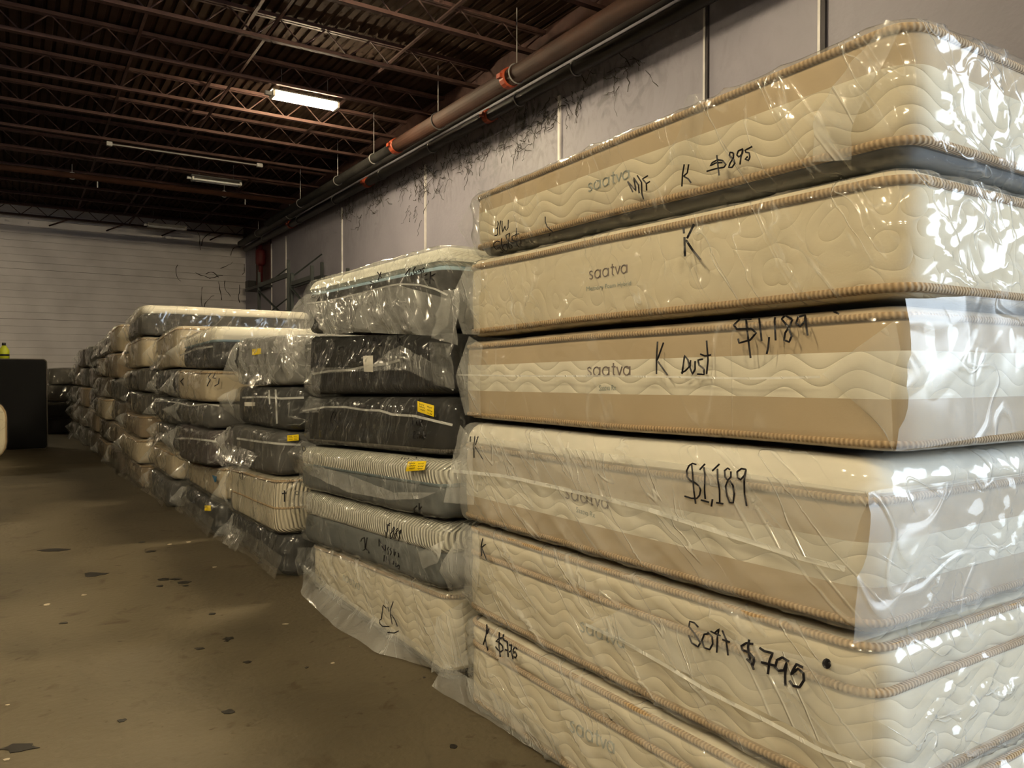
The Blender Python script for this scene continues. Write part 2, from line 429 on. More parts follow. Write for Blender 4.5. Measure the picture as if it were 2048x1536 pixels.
# cobweb strands on the wall under the pipes
cw = MB(); r2 = random.Random(3)
for c in range(46):
    cy = r2.triangular(6.5, 20.0, 10.5); cz = 5.36 - abs(r2.gauss(0, .28)); dirn = r2.uniform(-.9, 1.5)
    for i in range(r2.randint(3, 11)):
        y = cy + r2.gauss(0, .16); z = cz + r2.gauss(0, .09)
        a = dirn + r2.gauss(0, .8) + (3.14 if r2.random() < .3 else 0); L = r2.uniform(.10, .45); pts = []; x = WALL_X - .012
        for k in range(7):
            pts.append((x - .03*abs(math.sin(k*1.3 + i)), y, z)); a += r2.uniform(-.45, .45)
            y += L/6*math.cos(a); z -= L/6*math.sin(a)
        cw.tube(pts, [r2.uniform(.001, .007) for _ in pts], 4)
cwo = cw.build('cobweb', M['web'], wall_r); cwo['kind'] = 'stuff'
cw = MB()
for i in range(15):
    x = 6.5 - abs(r2.gauss(0, .7)); z = r2.uniform(3.4, 5.8); a = r2.uniform(0, 6.28); pts = []
    if r2.random() < .3: x = r2.uniform(3.0, 6)
    for k in range(6):
        pts.append((min(x, 6.55), BACK_Y-.02, z)); a += r2.uniform(-.6, .6); x += .09*math.cos(a); z += .13*math.sin(a)
    cw.tube(pts, [r2.uniform(.004, .015) for _ in pts], 4)
cwo = cw.build('cobweb', M['web'], wall_b); cwo['kind'] = 'stuff'

# roof deck: corrugated, ribs along Y
v, f = [], []
prof = [(0, 0), (.085, 0), (.10, .04), (.135, .04)]
x = LEFT_X; xs = []
while x < WALL_X:
    for dx, dz in prof: xs.append((x+dx, DECK_Z+dz))
    x += .15
xs = [q for q in xs if q[0] < WALL_X] + [(WALL_X, DECK_Z)]
for (xx, zz) in xs:
    v.append((xx, FRONT_Y, zz)); v.append((xx, BACK_Y+.3, zz))
for i in range(len(xs)-1): f.append((2*i, 2*i+1, 2*i+3, 2*i+2))
b = len(v)
v += [(LEFT_X-.25, FRONT_Y-.25, DECK_Z+.1), (WALL_X+.25, FRONT_Y-.25, DECK_Z+.1), (WALL_X+.25, BACK_Y+.3, DECK_Z+.1), (LEFT_X-.25, BACK_Y+.3, DECK_Z+.1)]
f.append((b, b+1, b+2, b+3))
ceil = struct(mk('ceiling', v, f, M['deck'], smooth=False), 'dark brown corrugated roof deck on steel bar joists', 'ceiling')

# bar joists every 1.6 m : chords + zigzag web
JB, JT = 6.04, 6.42
def joist_mesh(parts):
    mb = MB(); x0, x1 = -14.0, WALL_X-.05
    if parts == 'bottom':
        mb.box(x0, x1, -.045, -.012, JB, JB+.05).box(x0, x1, .012, .045, JB, JB+.05).box(x0, x1, -.045, .045, JB, JB+.008)
    elif parts == 'top':
        mb.box(x0, x1, -.055, -.012, JT-.05, JT).box(x0, x1, .012, .055, JT-.05, JT).box(x0, x1, -.055, .055, JT-.008, JT)
    else:
        x = x0 + .1; k = 0
        while x < x1 - .36:
            mb.tube([(x, 0, JT-.03), (x+.34, 0, JB+.03)], .011, 5); mb.tube([(x+.34, 0, JB+.03), (x+.68, 0, JT-.03)], .011, 5); x += .68
    me = mb
    return me
jm = {k: joist_mesh(k) for k in ('bottom', 'top', 'web')}
MB().box(WALL_X-.07, WALL_X, FRONT_Y+.1, BACK_Y, 5.92, DECK_Z).build('ledger_beam', M['joist'], ceil)
JY = [26.9 - 1.6*k for k in range(16)]
first = {}
for y in JY:
    jo = bpy.data.objects.new('bar_joist', None); COL.objects.link(jo); jo.parent = ceil; jo.location = (0, y, 0)
    for k, nm in (('bottom', 'bottom_chord'), ('top', 'top_chord'), ('web', 'web_rods')):
        if k not in first:
            o = jm[k].build(nm, M['joist'], jo); first[k] = o.data
        else:
            o = bpy.data.objects.new(nm, first[k]); COL.objects.link(o); o.parent = jo
for X in (-2.4, 1.5, 2.75, 5.0):          # bridging along the hall
    MB().box(X-.022, X+.022, 3.0, BACK_Y-.4, JT-.075, JT-.05).build('bridging', M['joist'], ceil)
    MB().box(X+.16, X+.20, 3.0, BACK_Y-.4, JB+.055, JB+.075).build('bridging', M['joist'], ceil) if X in (2.75,) else None
for px, py in ((150, 405), (375, 440), (265, 425), (455, 462)):   # short braces off the last joist
    p = at_z(px, py, JB+.02)
    MB().tube([(p.x, 26.9, JB+.02), (p.x-.55, 26.3, JB-.33)], .022, 6).build('brace', M['joist'], ceil)

# floor marks: shapes of their own
def blob(px, py, w, h, mat, name, seed):
    c = at_z(px, py, 0); rr = random.Random(seed); n = 11
    fw = math.hypot(c.x, c.y)/F_PX
    right = Vector((math.cos(R(32.7)), -math.sin(R(32.7)), 0)); fwd = Vector((math.sin(R(32.7)), math.cos(R(32.7)), 0))
    sx = w*fw*.5; sy = h*fw*.5 * (math.hypot(c.x, c.y)/1.4)
    ring = []
    for k in range(n):
        a = 2*math.pi*k/n; q = rr.uniform(.6, 1.1)
        ring.append(c + right*(math.cos(a)*sx*q) + fwd*(math.sin(a)*sy*q))
    v = [(p.x, p.y, .0005) for p in ring] + [(p.x, p.y, .0025) for p in ring]
    f = [tuple(range(n, 2*n))] + [(k, (k+1) % n, n+(k+1) % n, n+k) for k in range(n)]
    mk(name, v, f, mat, floor, smooth=False)
k = .4465
for i, (cx, cy, w, h) in enumerate(((425,670,46,8),(735,692,26,5),(792,691,22,5),(826,706,28,6),(714,722,16,3),(830,721,14,3),(285,888,14,4),
        (950,847,16,5),(1025,957,22,6),(1015,967,12,4),(895,1003,22,5),(1110,1062,18,5),(90,1447,62,14),(675,567,18,4),(635,525,12,3),
        (1165,618,14,3),(1900,1132,6,4),(1375,1087,8,4),(1020,1285,30,8),(545,1325,16,6),(250,560,60,5))):
    blob(cx*k, 850+cy*k, w, h, M['stain'], 'stain', 40+i)
blob(907, 1493, 20, 10, M['stain'], 'stain', 99)
for i, (cx, cy, w, h) in enumerate(((210,805,12,3),(760,535,9,2),(845,525,11,2),(960,637,9,2),(375,762,10,2),(1280,892,14,2),(1490,1067,9,3),(30,1500,14,4),(35,1255,8,2))):
    blob(cx*k, 850+cy*k, w, h, M['speck'], 'litter_fleck', 80+i)

# ================================================================== PIPES, LAMPS, WALL FITTINGS
def ring_hanger(parent, x, y, z, r, top):
    pts = [(x + (r+.012)*math.sin(a), y, z + (r+.012)*math.cos(a)) for a in [2*math.pi*i/20 for i in range(20)]]
    MB().tube(pts, .010, 5, closed=True).build('ring_hanger', M['galv'], parent)
    MB().tube([(x, y, z+r), (x, y, top)], .008, 5).build('hanger_rod', M['galv'], parent)

def coupling(parent, x, y, z, r, mat):
    mb = MB(); mb.tube([(x, y-.07, z), (x, y-.05, z), (x, y+.05, z), (x, y+.07, z)], [r+.008, r+.022, r+.022, r+.008], 16)
    mb.box(x+r+.01, x+r+.06, y-.045, y+.045, z-.03, z+.03); mb.box(x-r-.06, x-r-.01, y-.045, y+.045, z-.03, z+.03)
    mb.build('coupling', mat, parent)

main = thing('sprinkler_pipe', (5.70, 5, 5.50), 'thick rust-brown sprinkler main with orange couplings along the wall top', 'pipe')
O = main.location
def part(mb, name, mat, root, smooth=False): return mb.build(name, mat, root, root.location, smooth)
part(MB().tube([(5.76, FRONT_Y+.1, 5.50), (5.76, 12.85, 5.50)], .12, 20), 'pipe', M['pipe_brown'], main, True)
part(MB().tube([(5.76, 12.85, 5.52), (5.76, 21.5, 5.52)], .085, 16), 'pipe', M['pipe_dark'], main, True)
main2 = thing('wall_pipe', (6.24, 5, 5.74), 'dusty grey pipe just beside the rust-brown main', 'pipe')
part(MB().tube([(6.24, FRONT_Y+.1, 5.72), (6.24, 26.6, 5.72)], .10, 20), 'pipe', M['pipe_grey'], main2, True)
main3 = thing('wall_pipe', (6.36, 5, 5.52), 'black pipe with orange couplings tight against the wall', 'pipe')
part(MB().tube([(6.36, FRONT_Y+.1, 5.52), (6.36, 26.4, 5.52)], .09, 20), 'pipe', M['pipe_black'], main3, True)
def place(root, fn):
    """run fn with world coordinates, then shift new children to the root's frame"""
    before = set(COL.objects); fn()
    for o in set(COL.objects) - before:
        for vv in o.data.vertices: vv.co -= root.location
for y in (12.85, 9.05, 4.6): place(main, lambda: coupling(main, 5.76, y, 5.50, .12, M['orange']))
for y in (8.85, 11.2, 13.9, 15.9, 18.5): place(main, lambda: ring_hanger(main, 5.76, y, 5.50 if y < 12.8 else 5.52, .12 if y < 12.8 else .085, 6.4))
for y in (10.6, 15.7, 21.3, 5.2): place(main3, lambda: coupling(main3, 6.36, y, 5.52, .09, M['orange']))
for y in (8.3, 9.7, 12.6, 14.9, 17.7, 20.5, 24.0): place(main3, lambda: ring_hanger(main3, 6.36, y, 5.52, .09, 5.62))
for y in (21.0, 24.3): place(main2, lambda: ring_hanger(main2, 6.24, y, 5.72, .10, 6.1))

# branch pipe and thin conduit across the hall
pa = at_z(0, 336, 5.78); pb = at_z(600, 407, 5.78)
brn = thing('branch_pipe', (0, pa.y, 5.78), 'brown sprinkler branch pipe crossing the hall under the joists', 'pipe')
part(MB().tube([(LEFT_X+.1, pa.y, 5.80), (6.2, pa.y, 5.80)], .065, 14), 'pipe', M['pipe_brown'], brn, True)
for px in (195, 490):
    X = at_y(px, 360, pa.y).x
    place(brn, lambda: MB().tube([(X, pa.y, 5.74), (X, pa.y, 5.60)], .014, 6).build('sprinkler_head', M['galv'], brn))
    place(brn, lambda: ring_hanger(brn, X-.5, pa.y, 5.80, .065, 6.06))
ca = at_z(220, 289, 5.98); cb = at_z(520, 331, 5.98)
cdt = MB().tube([(ca.x, ca.y, 5.99), (cb.x, ca.y, 5.99)], .016, 8).box(ca.x-.06, ca.x+.04, ca.y-.04, ca.y+.04, 5.95, 6.03).box(cb.x-.06, cb.x+.06, ca.y-.04, ca.y+.04, 5.95, 6.03)
tag(cdt.build('conduit', M['galv']), 'thin silver conduit running below a roof joist', 'conduit')

def strip_light(x, y, z, lit, label, L=1.12):
    t = thing('strip_light', (x, y, z), label, 'ceiling light', 'strip lights')
    P = lambda mb, n, m, s=False: part(mb, n, m, t, s)
    v = []; hb = MB()
    w0, w1 = .06, .17                                   # trough reflector section
    for xx in (x-L/2, x+L/2):
        hb.v += [(xx, y-w1, z+.035), (xx, y-w0, z+.10), (xx, y+w0, z+.10), (xx, y+w1, z+.035), (xx, y+w0-.01, z+.085), (xx, y-w0+.01, z+.085)]
    hb.f += [(i, i+1, i+7, i+6) for i in range(5)] + [(5, 0, 6, 11), (0, 5, 4, 3, 2, 1), (6, 7, 8, 9, 10, 11)]
    P(hb, 'housing', M['housing'])
    for s in (-1, 1):
        P(MB().tube([(x-L/2+.04, y+s*.08, z-.012), (x+L/2-.04, y+s*.08, z-.012)], .022, 10), 'tube', M['lamp_on'] if lit else M['lamp_off'], True)
        P(MB().box(x+s*(L/2-.02)-.02, x+s*(L/2-.02)+.02, y-.12, y+.12, z-.035, z+.06), 'lamp_holder', M['housing'])
        P(MB().tube([(x+s*L*.35, y, z+.07), (x+s*L*.35, y, 6.41)], .005, 5), 'hanger_wire', M['galv'])
    P(MB().box(x-L/2-.10, x-L/2, y-.03, y+.03, z-.01, z+.05), 'junction_box', M['galv'])
    return t
p = at_z(610, 203, 5.95); strip_light(p.x, p.y, 5.95, True, 'lit strip light glowing warm yellow under the roof')
p = at_z(433, 364, 5.95); strip_light(p.x, p.y, 5.95, False, 'unlit twin-tube strip light beyond the lit one')
p = at_z(334, 455, 5.93); strip_light(p.x, p.y, 5.93, False, 'unlit strip light farthest back, against the end wall')
strip_light(-2.3, 2.2, 5.95, True, 'lit strip light over the aisle, above the photo frame')
strip_light(-2.3, -3.4, 5.95, True, 'lit strip light over the aisle behind the viewer')
strip_light(-5.0, 26.1, 5.95, True, 'added strip light, out of view, brightening the end wall')  # added lamp, unseen, put in to brighten the end wall
strip_light(-4.8, -0.6, 5.95, True, 'added strip light, out of view beside the viewer, brightening the stack faces')  # extra unseen lamp, raises the light on the aisle faces
strip_light(3.35, 6.4, 5.95, True, 'lit strip light above the second mattress stack, above the photo frame')

# pallet racking by the wall
rk = thing('pallet_rack', (6.1, 21, 0), 'tall dark green-grey steel pallet rack against the right wall', 'rack')
RX0, RX1 = 5.6, 6.45
ups = [(at_x(518, 560, RX0).y, RX0), (at_x(577, 560, RX0).y, RX0)]
y_a, y_b = ups[0][0], ups[1][0]
hz = lambda py, y: CAM.z + (745-py)/F_PX * (RX0*.54 + y*.8415)
for yy in (y_a, y_b):
    top = hz(552, y_a) + .1
    for xx in (RX0, RX1): part(MB().box(xx-.035, xx+.035, yy-.03, yy+.03, 0, top), 'upright', M['rack'], rk)
    for i in range(5): part(MB().tube([(RX0, yy, .3+i*.85), (RX1, yy, .3+i*.85+.7*(1 if i % 2 else 1))], .02, 5), 'side_brace', M['rack'], rk)
for zz in (1.5, 2.9, hz(571, y_a)):
    for xx in (RX0, RX1): part(MB().box(xx-.03, xx+.03, y_b, y_a, zz-.06, zz+.05), 'beam', M['rack'], rk)
part(MB().tube([(RX0-.02, y_a, hz(582, y_a)), (RX0-.02, y_b, hz(640, y_b))], .03, 6), 'diagonal_brace', M['rack'], rk)
y_c = at_x(624, 560, RX0).y
rk2 = thing('pallet_rack', (6.1, y_c, 0), 'taller pallet rack frame nearer the viewer, half hidden by plastic', 'rack')
for yy in (y_b-.3, y_c):
    for xx in (RX0, RX1): part(MB().box(xx-.035, xx+.035, yy-.03, yy+.03, 0, hz(545, y_c)+.15), 'upright', M['rack'], rk2)
for zz in (1.4, 2.6, hz(555, y_c)):
    for xx in (RX0, RX1): part(MB().box(xx-.03, xx+.03, y_c, y_b-.3, zz-.05, zz+.05), 'beam', M['rack'], rk2)
part(MB().tube([(RX0-.02, y_b-.3, hz(578, y_b)), (RX0-.02, y_c, hz(625, y_c))], .03, 6), 'diagonal_brace', M['rack'], rk2)

# red sprinkler riser on a dark board in the far corner
ya, yb = at_x(515, 520, WALL_X).y, at_x(543, 520, WALL_X).y
zt, zb_ = CAM.z + 258/F_PX*25.0, CAM.z + 168/F_PX*25.0
rs = thing('sprinkler_riser', (6.5, (ya+yb)/2, zb_), 'red riser valve mounted on a dark red board near the far corner', 'valve')
part(MB().box(6.55, WALL_X, yb, ya, zb_, zt), 'board', M['darkred'], rs)
ym = (ya+yb)/2 - .25
part(MB().tube([(6.42, ym, zb_+.1), (6.42, ym, zt+.05)], .07, 10), 'pipe', M['red'], rs, True)
part(MB().tube([(6.42, ym, zb_+.62), (6.42, ym, zb_+.7), (6.42, ym, zb_+1.1), (6.42, ym, zb_+1.18)], [.08, .16, .16, .08], 12), 'valve_body', M['red'], rs, True)
part(MB().box(6.36, 6.38, ym-.10, ym-.04, zb_+.08, zb_+.4), 'tag', M['paper'], rs)
part(MB().box(6.36, 6.38, ym+.02, ym+.07, zb_+.2, zb_+.5), 'tag', M['paper'], rs)
part(MB().box(6.3, 6.58, ya+.05, ya+.4, zb_+.05, zb_+.28), 'alarm_box', M['black'], rs)
part(MB().box(6.2, 6.6, yb-.1, ya, zb_-.1, zb_-.02), 'shelf', M['black'], rs)

# ================================================================== MATTRESSES
def smooth01(t): t = max(0, min(1, t)); return t*t*(3-2*t)

def loop_pts(x0, x1, y0, y1, rc, off, nx, ny, nyb, nxb, nc=5):
    """rounded rectangle, CCW from the far side (the texture seam lies in the hidden corner); returns (x, y, nx, ny, arclen)"""
    r = max(rc + off, .004)
    X0, X1, Y0, Y1 = x0-off, x1+off, y0-off, y1+off
    out = []
    def side(a, b, n, nrm):
        for i in range(n): 
            t = i/n; out.append((a[0]+(b[0]-a[0])*t, a[1]+(b[1]-a[1])*t, nrm[0], nrm[1]))
    def arc(cx, cy, a0):
        for i in range(nc):
            a = a0 + (math.pi/2)*i/nc; out.append((cx+r*math.cos(a), cy+r*math.sin(a), math.cos(a), math.sin(a)))
    side((X1-r, Y1), (X0+r, Y1), nxb, (0, 1)); arc(X0+r, Y1-r, math.pi/2)
    side((X0, Y1-r), (X0, Y0+r), ny, (-1, 0)); arc(X0+r, Y0+r, math.pi)
    side((X0+r, Y0), (X1-r, Y0), nx, (0, -1)); arc(X1-r, Y0+r, -math.pi/2)
    side((X1, Y0+r), (X1, Y1-r), nyb, (1, 0)); arc(X1-r, Y1-r, 0)
    res = []; s = 0
    for i, q in enumerate(out):
        if i: s += math.hypot(q[0]-out[i-1][0], q[1]-out[i-1][1])
        res.append((*q, s))
    return res

def slab(dims, zb, zt, t0, t1, edge_b, edge_t, step, bands, disp=None, off0=0.0, crown=.012, bulge=.008, cap_step=None):
    """closed padded slab between height fractions t0..t1; returns verts, faces, uvs, midx, sidequads"""
    x0, x1, y0, y1, rc = dims
    nx = max(4, int((x1-x0)/step)); ny = max(4, int((y1-y0)/step)); nb = max(3, ny//5)
    h = (zt(x0, (y0+y1)/2) - zb(x0, (y0+y1)/2))
    hs = h*(t1-t0)
    rings = []       # (off, t, dz, is_side)
    ms = min(1.0, (min(x1-x0, y1-y0)/2 - max(edge_b, edge_t) - .06)/.75)
    ins = [d*ms for d in (.75, .4, .16, .06)]
    for d in ins: rings.append((-edge_b-d, t0, -crown*.3*smooth01(d/.4) if t0 == 0 else 0, 0))
    for k in range(4): 
        a = math.pi/2*k/4; rings.append((-edge_b + edge_b*math.sin(a), t0, edge_b*(1-math.cos(a)), 1))
    ta = t0 + edge_b/h; tb = t1 - edge_t/h
    ts = [ta + (tb-ta)*i/max(3, int(hs/step)) for i in range(max(3, int(hs/step))+1)]
    for bnd in bands[:-1]:
        if ta+.01 < bnd[0] < tb-.01:
            j = min(range(len(ts)), key=lambda i: abs(ts[i]-bnd[0])); 
            if 0 < j < len(ts)-1: ts[j] = bnd[0]
    for t in ts: rings.append((bulge*math.sin(math.pi*(t-t0)/(t1-t0)), t, 0, 1))
    for k in range(1, 5):
        a = math.pi/2*k/4; rings.append((-edge_t + edge_t*math.cos(a), t1, -edge_t*(1-math.sin(a)), 1))
    for d in ins[::-1]: rings.append((-edge_t-d, t1, crown*smooth01(d/.3), 0))
    verts, uvs, faces, midx = [], [], [], []
    n = None
    for (off, t, dz, sd) in rings:
        lp = loop_pts(x0, x1, y0, y1, rc, off + off0, nx, ny, nb, nb)
        n = len(lp)
        for (x, y, a, b_, s) in lp:
            zz = zb(x, y)*(1-t) + zt(x, y)*t + dz
            p = Vector((x, y, zz))
            if disp: p = disp(p, Vector((a, b_, 0)), sd, t)
            verts.append(p)
            uvs.append((s, zz) if sd else (x, y))
    for i in range(len(rings)-1):
        tm = (rings[i][1]+rings[i+1][1])/2
        mi = len(bands)-1
        for k, bnd in enumerate(bands):
            if tm < bnd[0]+1e-6: mi = k; break
        for k in range(n):
            k2 = (k+1) % n
            faces.append((i*n+k, i*n+k2, (i+1)*n+k2, (i+1)*n+k)); midx.append(mi)
    faces.append(tuple(range(n))[::-1]); midx.append(0)
    b = (len(rings)-1)*n; faces.append(tuple(b+k for k in range(n))); midx.append(len(bands)-1)
    return verts, faces, uvs, midx

def piping(dims, zb, zt, t, step, h=.022, w=.013, dz=0.0):
    x0, x1, y0, y1, rc = dims
    nx = max(4, int((x1-x0)/step)); ny = max(4, int((y1-y0)/step)); nb = max(3, ny//5)
    prof = [(-.004, -h/2), (w*.75, -h*.42), (w, 0), (w*.75, h*.42), (-.004, h/2)]
    verts, faces, uvs = [], [], []
    lp = loop_pts(x0, x1, y0, y1, rc, 0, nx, ny, nb, nb)
    for (x, y, a, b_, s) in lp:
        z = zb(x, y)*(1-t)+zt(x, y)*t + dz
        for (o, q) in prof: verts.append((x+a*o, y+b_*o, z+q)); uvs.append((s, q))
    n = len(lp); m = len(prof)
    for i in range(n):
        j = (i+1) % n
        for k in range(m-1): faces.append((i*m+k, j*m+k, j*m+k+1, i*m+k+1))
    return verts, faces, uvs

def ridged(p, s): return (1-abs(noise.noise(Vector((p.x*s[0], p.y*s[1], p.z*s[2])))))

def bag_disp(seed, amp, base=.020, tilt=0.6, top=False):
    o = Vector((seed*7.3, seed*3.1, seed*1.7))
    def fn(p, nrm, side, t):
        q = p + o
        if not side:
            return p + Vector((0, 0, (.005 + (amp*.5*max(0, noise.noise(q*4.0)) if top else 0)) if t > .5 else -.003))
        r1 = ridged(Vector((q.x + q.z*tilt, q.y + q.z*tilt, q.z)), (5, 5, 2.2))**8
        r2_ = ridged(Vector((q.x - q.z*tilt*1.4, q.y - q.z*tilt*1.4, q.z)), (9, 9, 4))**7
        big = noise.noise(q*2.2)*.5
        d = base + amp*(.9*r1 + .5*r2_ + .5*big)
        return p + nrm*max(.013, d)
    return fn

def flap_mesh(rows, nu=14, nv=8, amp=.008, seed=0):
    """rows of 3-D points -> wrinkled sheet"""
    rows = [[Vector(p) for p in r] for r in rows]
    def lerp_row(r, u):
        f = u*(len(r)-1); i = min(int(f), len(r)-2); return r[i].lerp(r[i+1], f-i)
    V, F = [], []
    for j in range(nv+1):
        f = j/nv*(len(rows)-1); i = min(int(f), len(rows)-2); t = f-i
        for k in range(nu+1):
            u = k/nu
            p = lerp_row(rows[i], u).lerp(lerp_row(rows[i+1], u), t)
            q = p*6 + Vector((seed*3.3, seed, 0))
            p = p + Vector((-1, .25, .1))*amp*(noise.noise(q) + .9*(1-abs(noise.noise(q*1.7)))**5 - .3)
            V.append(p)
    for j in range(nv):
        for k in range(nu):
            a = j*(nu+1)+k; F.append((a, a+1, a+nu+2, a+nu+1))
    return V, F

def ribbon(bvh, pts, w, off=.003, sub=6):
    """marker stroke or tape: pixel polyline projected on the bag surface"""
    P = []
    for a, b in zip(pts[:-1], pts[1:]):
        n = max(1, int(math.hypot(b[0]-a[0], b[1]-a[1])/sub))
        for i in range(n): P.append((a[0]+(b[0]-a[0])*i/n, a[1]+(b[1]-a[1])*i/n))
    P.append(pts[-1])
    H = []
    for (px, py) in P:
        d = ray(px, py); hit = bvh.ray_cast(CAM, d)
        if hit[0] is None: continue
        H.append(hit[0] - d*off)
    if len(H) < 2: return [], []
    V, F = [], []
    for i, p in enumerate(H):
        t = (H[min(i+1, len(H)-1)] - H[max(i-1, 0)])
        if t.length < 1e-7: t = Vector((0, 1, 0))
        t.normalize(); view = (p - CAM).normalized()
        s = t.cross(view).normalized() * (w/2)
        V += [p - s, p + s]
    for i in range(len(H)-1): F.append((2*i, 2*i+1, 2*i+3, 2*i+2))
    return V, F

def glyphs(strokes):
    """strokes whose boxes touch belong to one character"""
    gs = []
    for st in strokes:
        xs = [p[0] for p in st[0]]; ys = [p[1] for p in st[0]]
        bb = [min(xs)-.8, min(ys)-.8, max(xs)+.8, max(ys)+.8]; grp = [st]
        rest = []
        for (b2, g2) in gs:
            if bb[0] <= b2[2] and b2[0] <= bb[2] and bb[1] <= b2[3] and b2[1] <= bb[3]:
                bb = [min(bb[0], b2[0]), min(bb[1], b2[1]), max(bb[2], b2[2]), max(bb[3], b2[3])]; grp = g2 + grp
            else: rest.append((b2, g2))
        gs = rest + [(bb, grp)]
    return [x[1] for x in gs]

def join_add(V, F, v, f):
    b = len(V); V += v; F += [tuple(b+i for i in q) for q in f]

def patch(bvh, quad, n=5, off=.004):
    """a sheet (label) laid on the surface, quad in pixels TL TR BR BL"""
    V, F = [], []
    for j in range(n+1):
        for i in range(n+1):
            u, v_ = i/n, j/n
            x = (quad[0][0]*(1-u)+quad[1][0]*u)*(1-v_) + (quad[3][0]*(1-u)+quad[2][0]*u)*v_
            y = (quad[0][1]*(1-u)+quad[1][1]*u)*(1-v_) + (quad[3][1]*(1-u)+quad[2][1]*u)*v_
            d = ray(x, y); hit = bvh.ray_cast(CAM, d)
            if hit[0] is None: return None, None
            V.append(hit[0] - d*off)
    for j in range(n):
        for i in range(n):
            a = j*(n+1)+i; F.append((a, a+n+1, a+n+2, a+1))
    return V, F

_tc = {}
def text_mesh(s):
    if s in _tc: return _tc[s]
    cu = bpy.data.curves.new('txt', 'FONT'); cu.body = s; cu.size = 1.0; cu.resolution_u = 4
    ob = bpy.data.objects.new('txt', cu); COL.objects.link(ob)
    dg = bpy.context.evaluated_depsgraph_get()
    me = bpy.data.meshes.new_from_object(ob.evaluated_get(dg))
    vs = [tuple(v.co)[:2] for v in me.vertices]; fs = [tuple(p.vertices) for p in me.polygons]
    bpy.data.objects.remove(ob); bpy.data.curves.remove(cu); bpy.data.meshes.remove(me)
    w = max(v[0] for v in vs)
    _tc[s] = ([(v[0]/w, v[1]) for v in vs], fs); return _tc[s]

def print_text(bvh, s, a, b, hpx, off=.0025):
    """text with baseline a->b in pixels and letter height hpx, laid on the cloth"""
    vs, fs = text_mesh(s); V = []
    for (u, v_) in vs:
        px = a[0]+(b[0]-a[0])*u; py = a[1]+(b[1]-a[1])*u - v_*hpx/.72
        d = ray(px, py); hit = bvh.ray_cast(CAM, d)
        if hit[0] is None: return None, None
        V.append(hit[0]-d*off)
    return V, fs

def logo_strokes(a, b, xh):
    """the rounded lower-case wordmark as pen strokes in pixels, baseline a->b, x-height xh"""
    ring = [(.35+.33*math.cos(R(t)), .5+.5*math.sin(R(t))) for t in range(0, 361, 24)]
    L = {'s': ([[(.42,.85),(.25,1),(.08,.88),(.1,.68),(.25,.53),(.42,.36),(.42,.12),(.25,0),(.05,.15)]], .66),
         'a': ([ring, [(.68, 1), (.68, 0)]], .95), 't': ([[(.2, 1.42), (.2, .12), (.36, 0)], [(0, 1), (.42, 1)]], .55),
         'v': ([[(0, 1), (.28, 0), (.56, 1)]], .68)}
    word = 'saatva'; tot = sum(L[c][1] for c in word) - .25
    out = []; x = 0
    for c in word:
        for st in L[c][0]:
            out.append([(a[0]+(b[0]-a[0])*(x+u)/tot, a[1]+(b[1]-a[1])*(x+u)/tot - v_*xh) for (u, v_) in st])
        x += L[c][1]
    return out

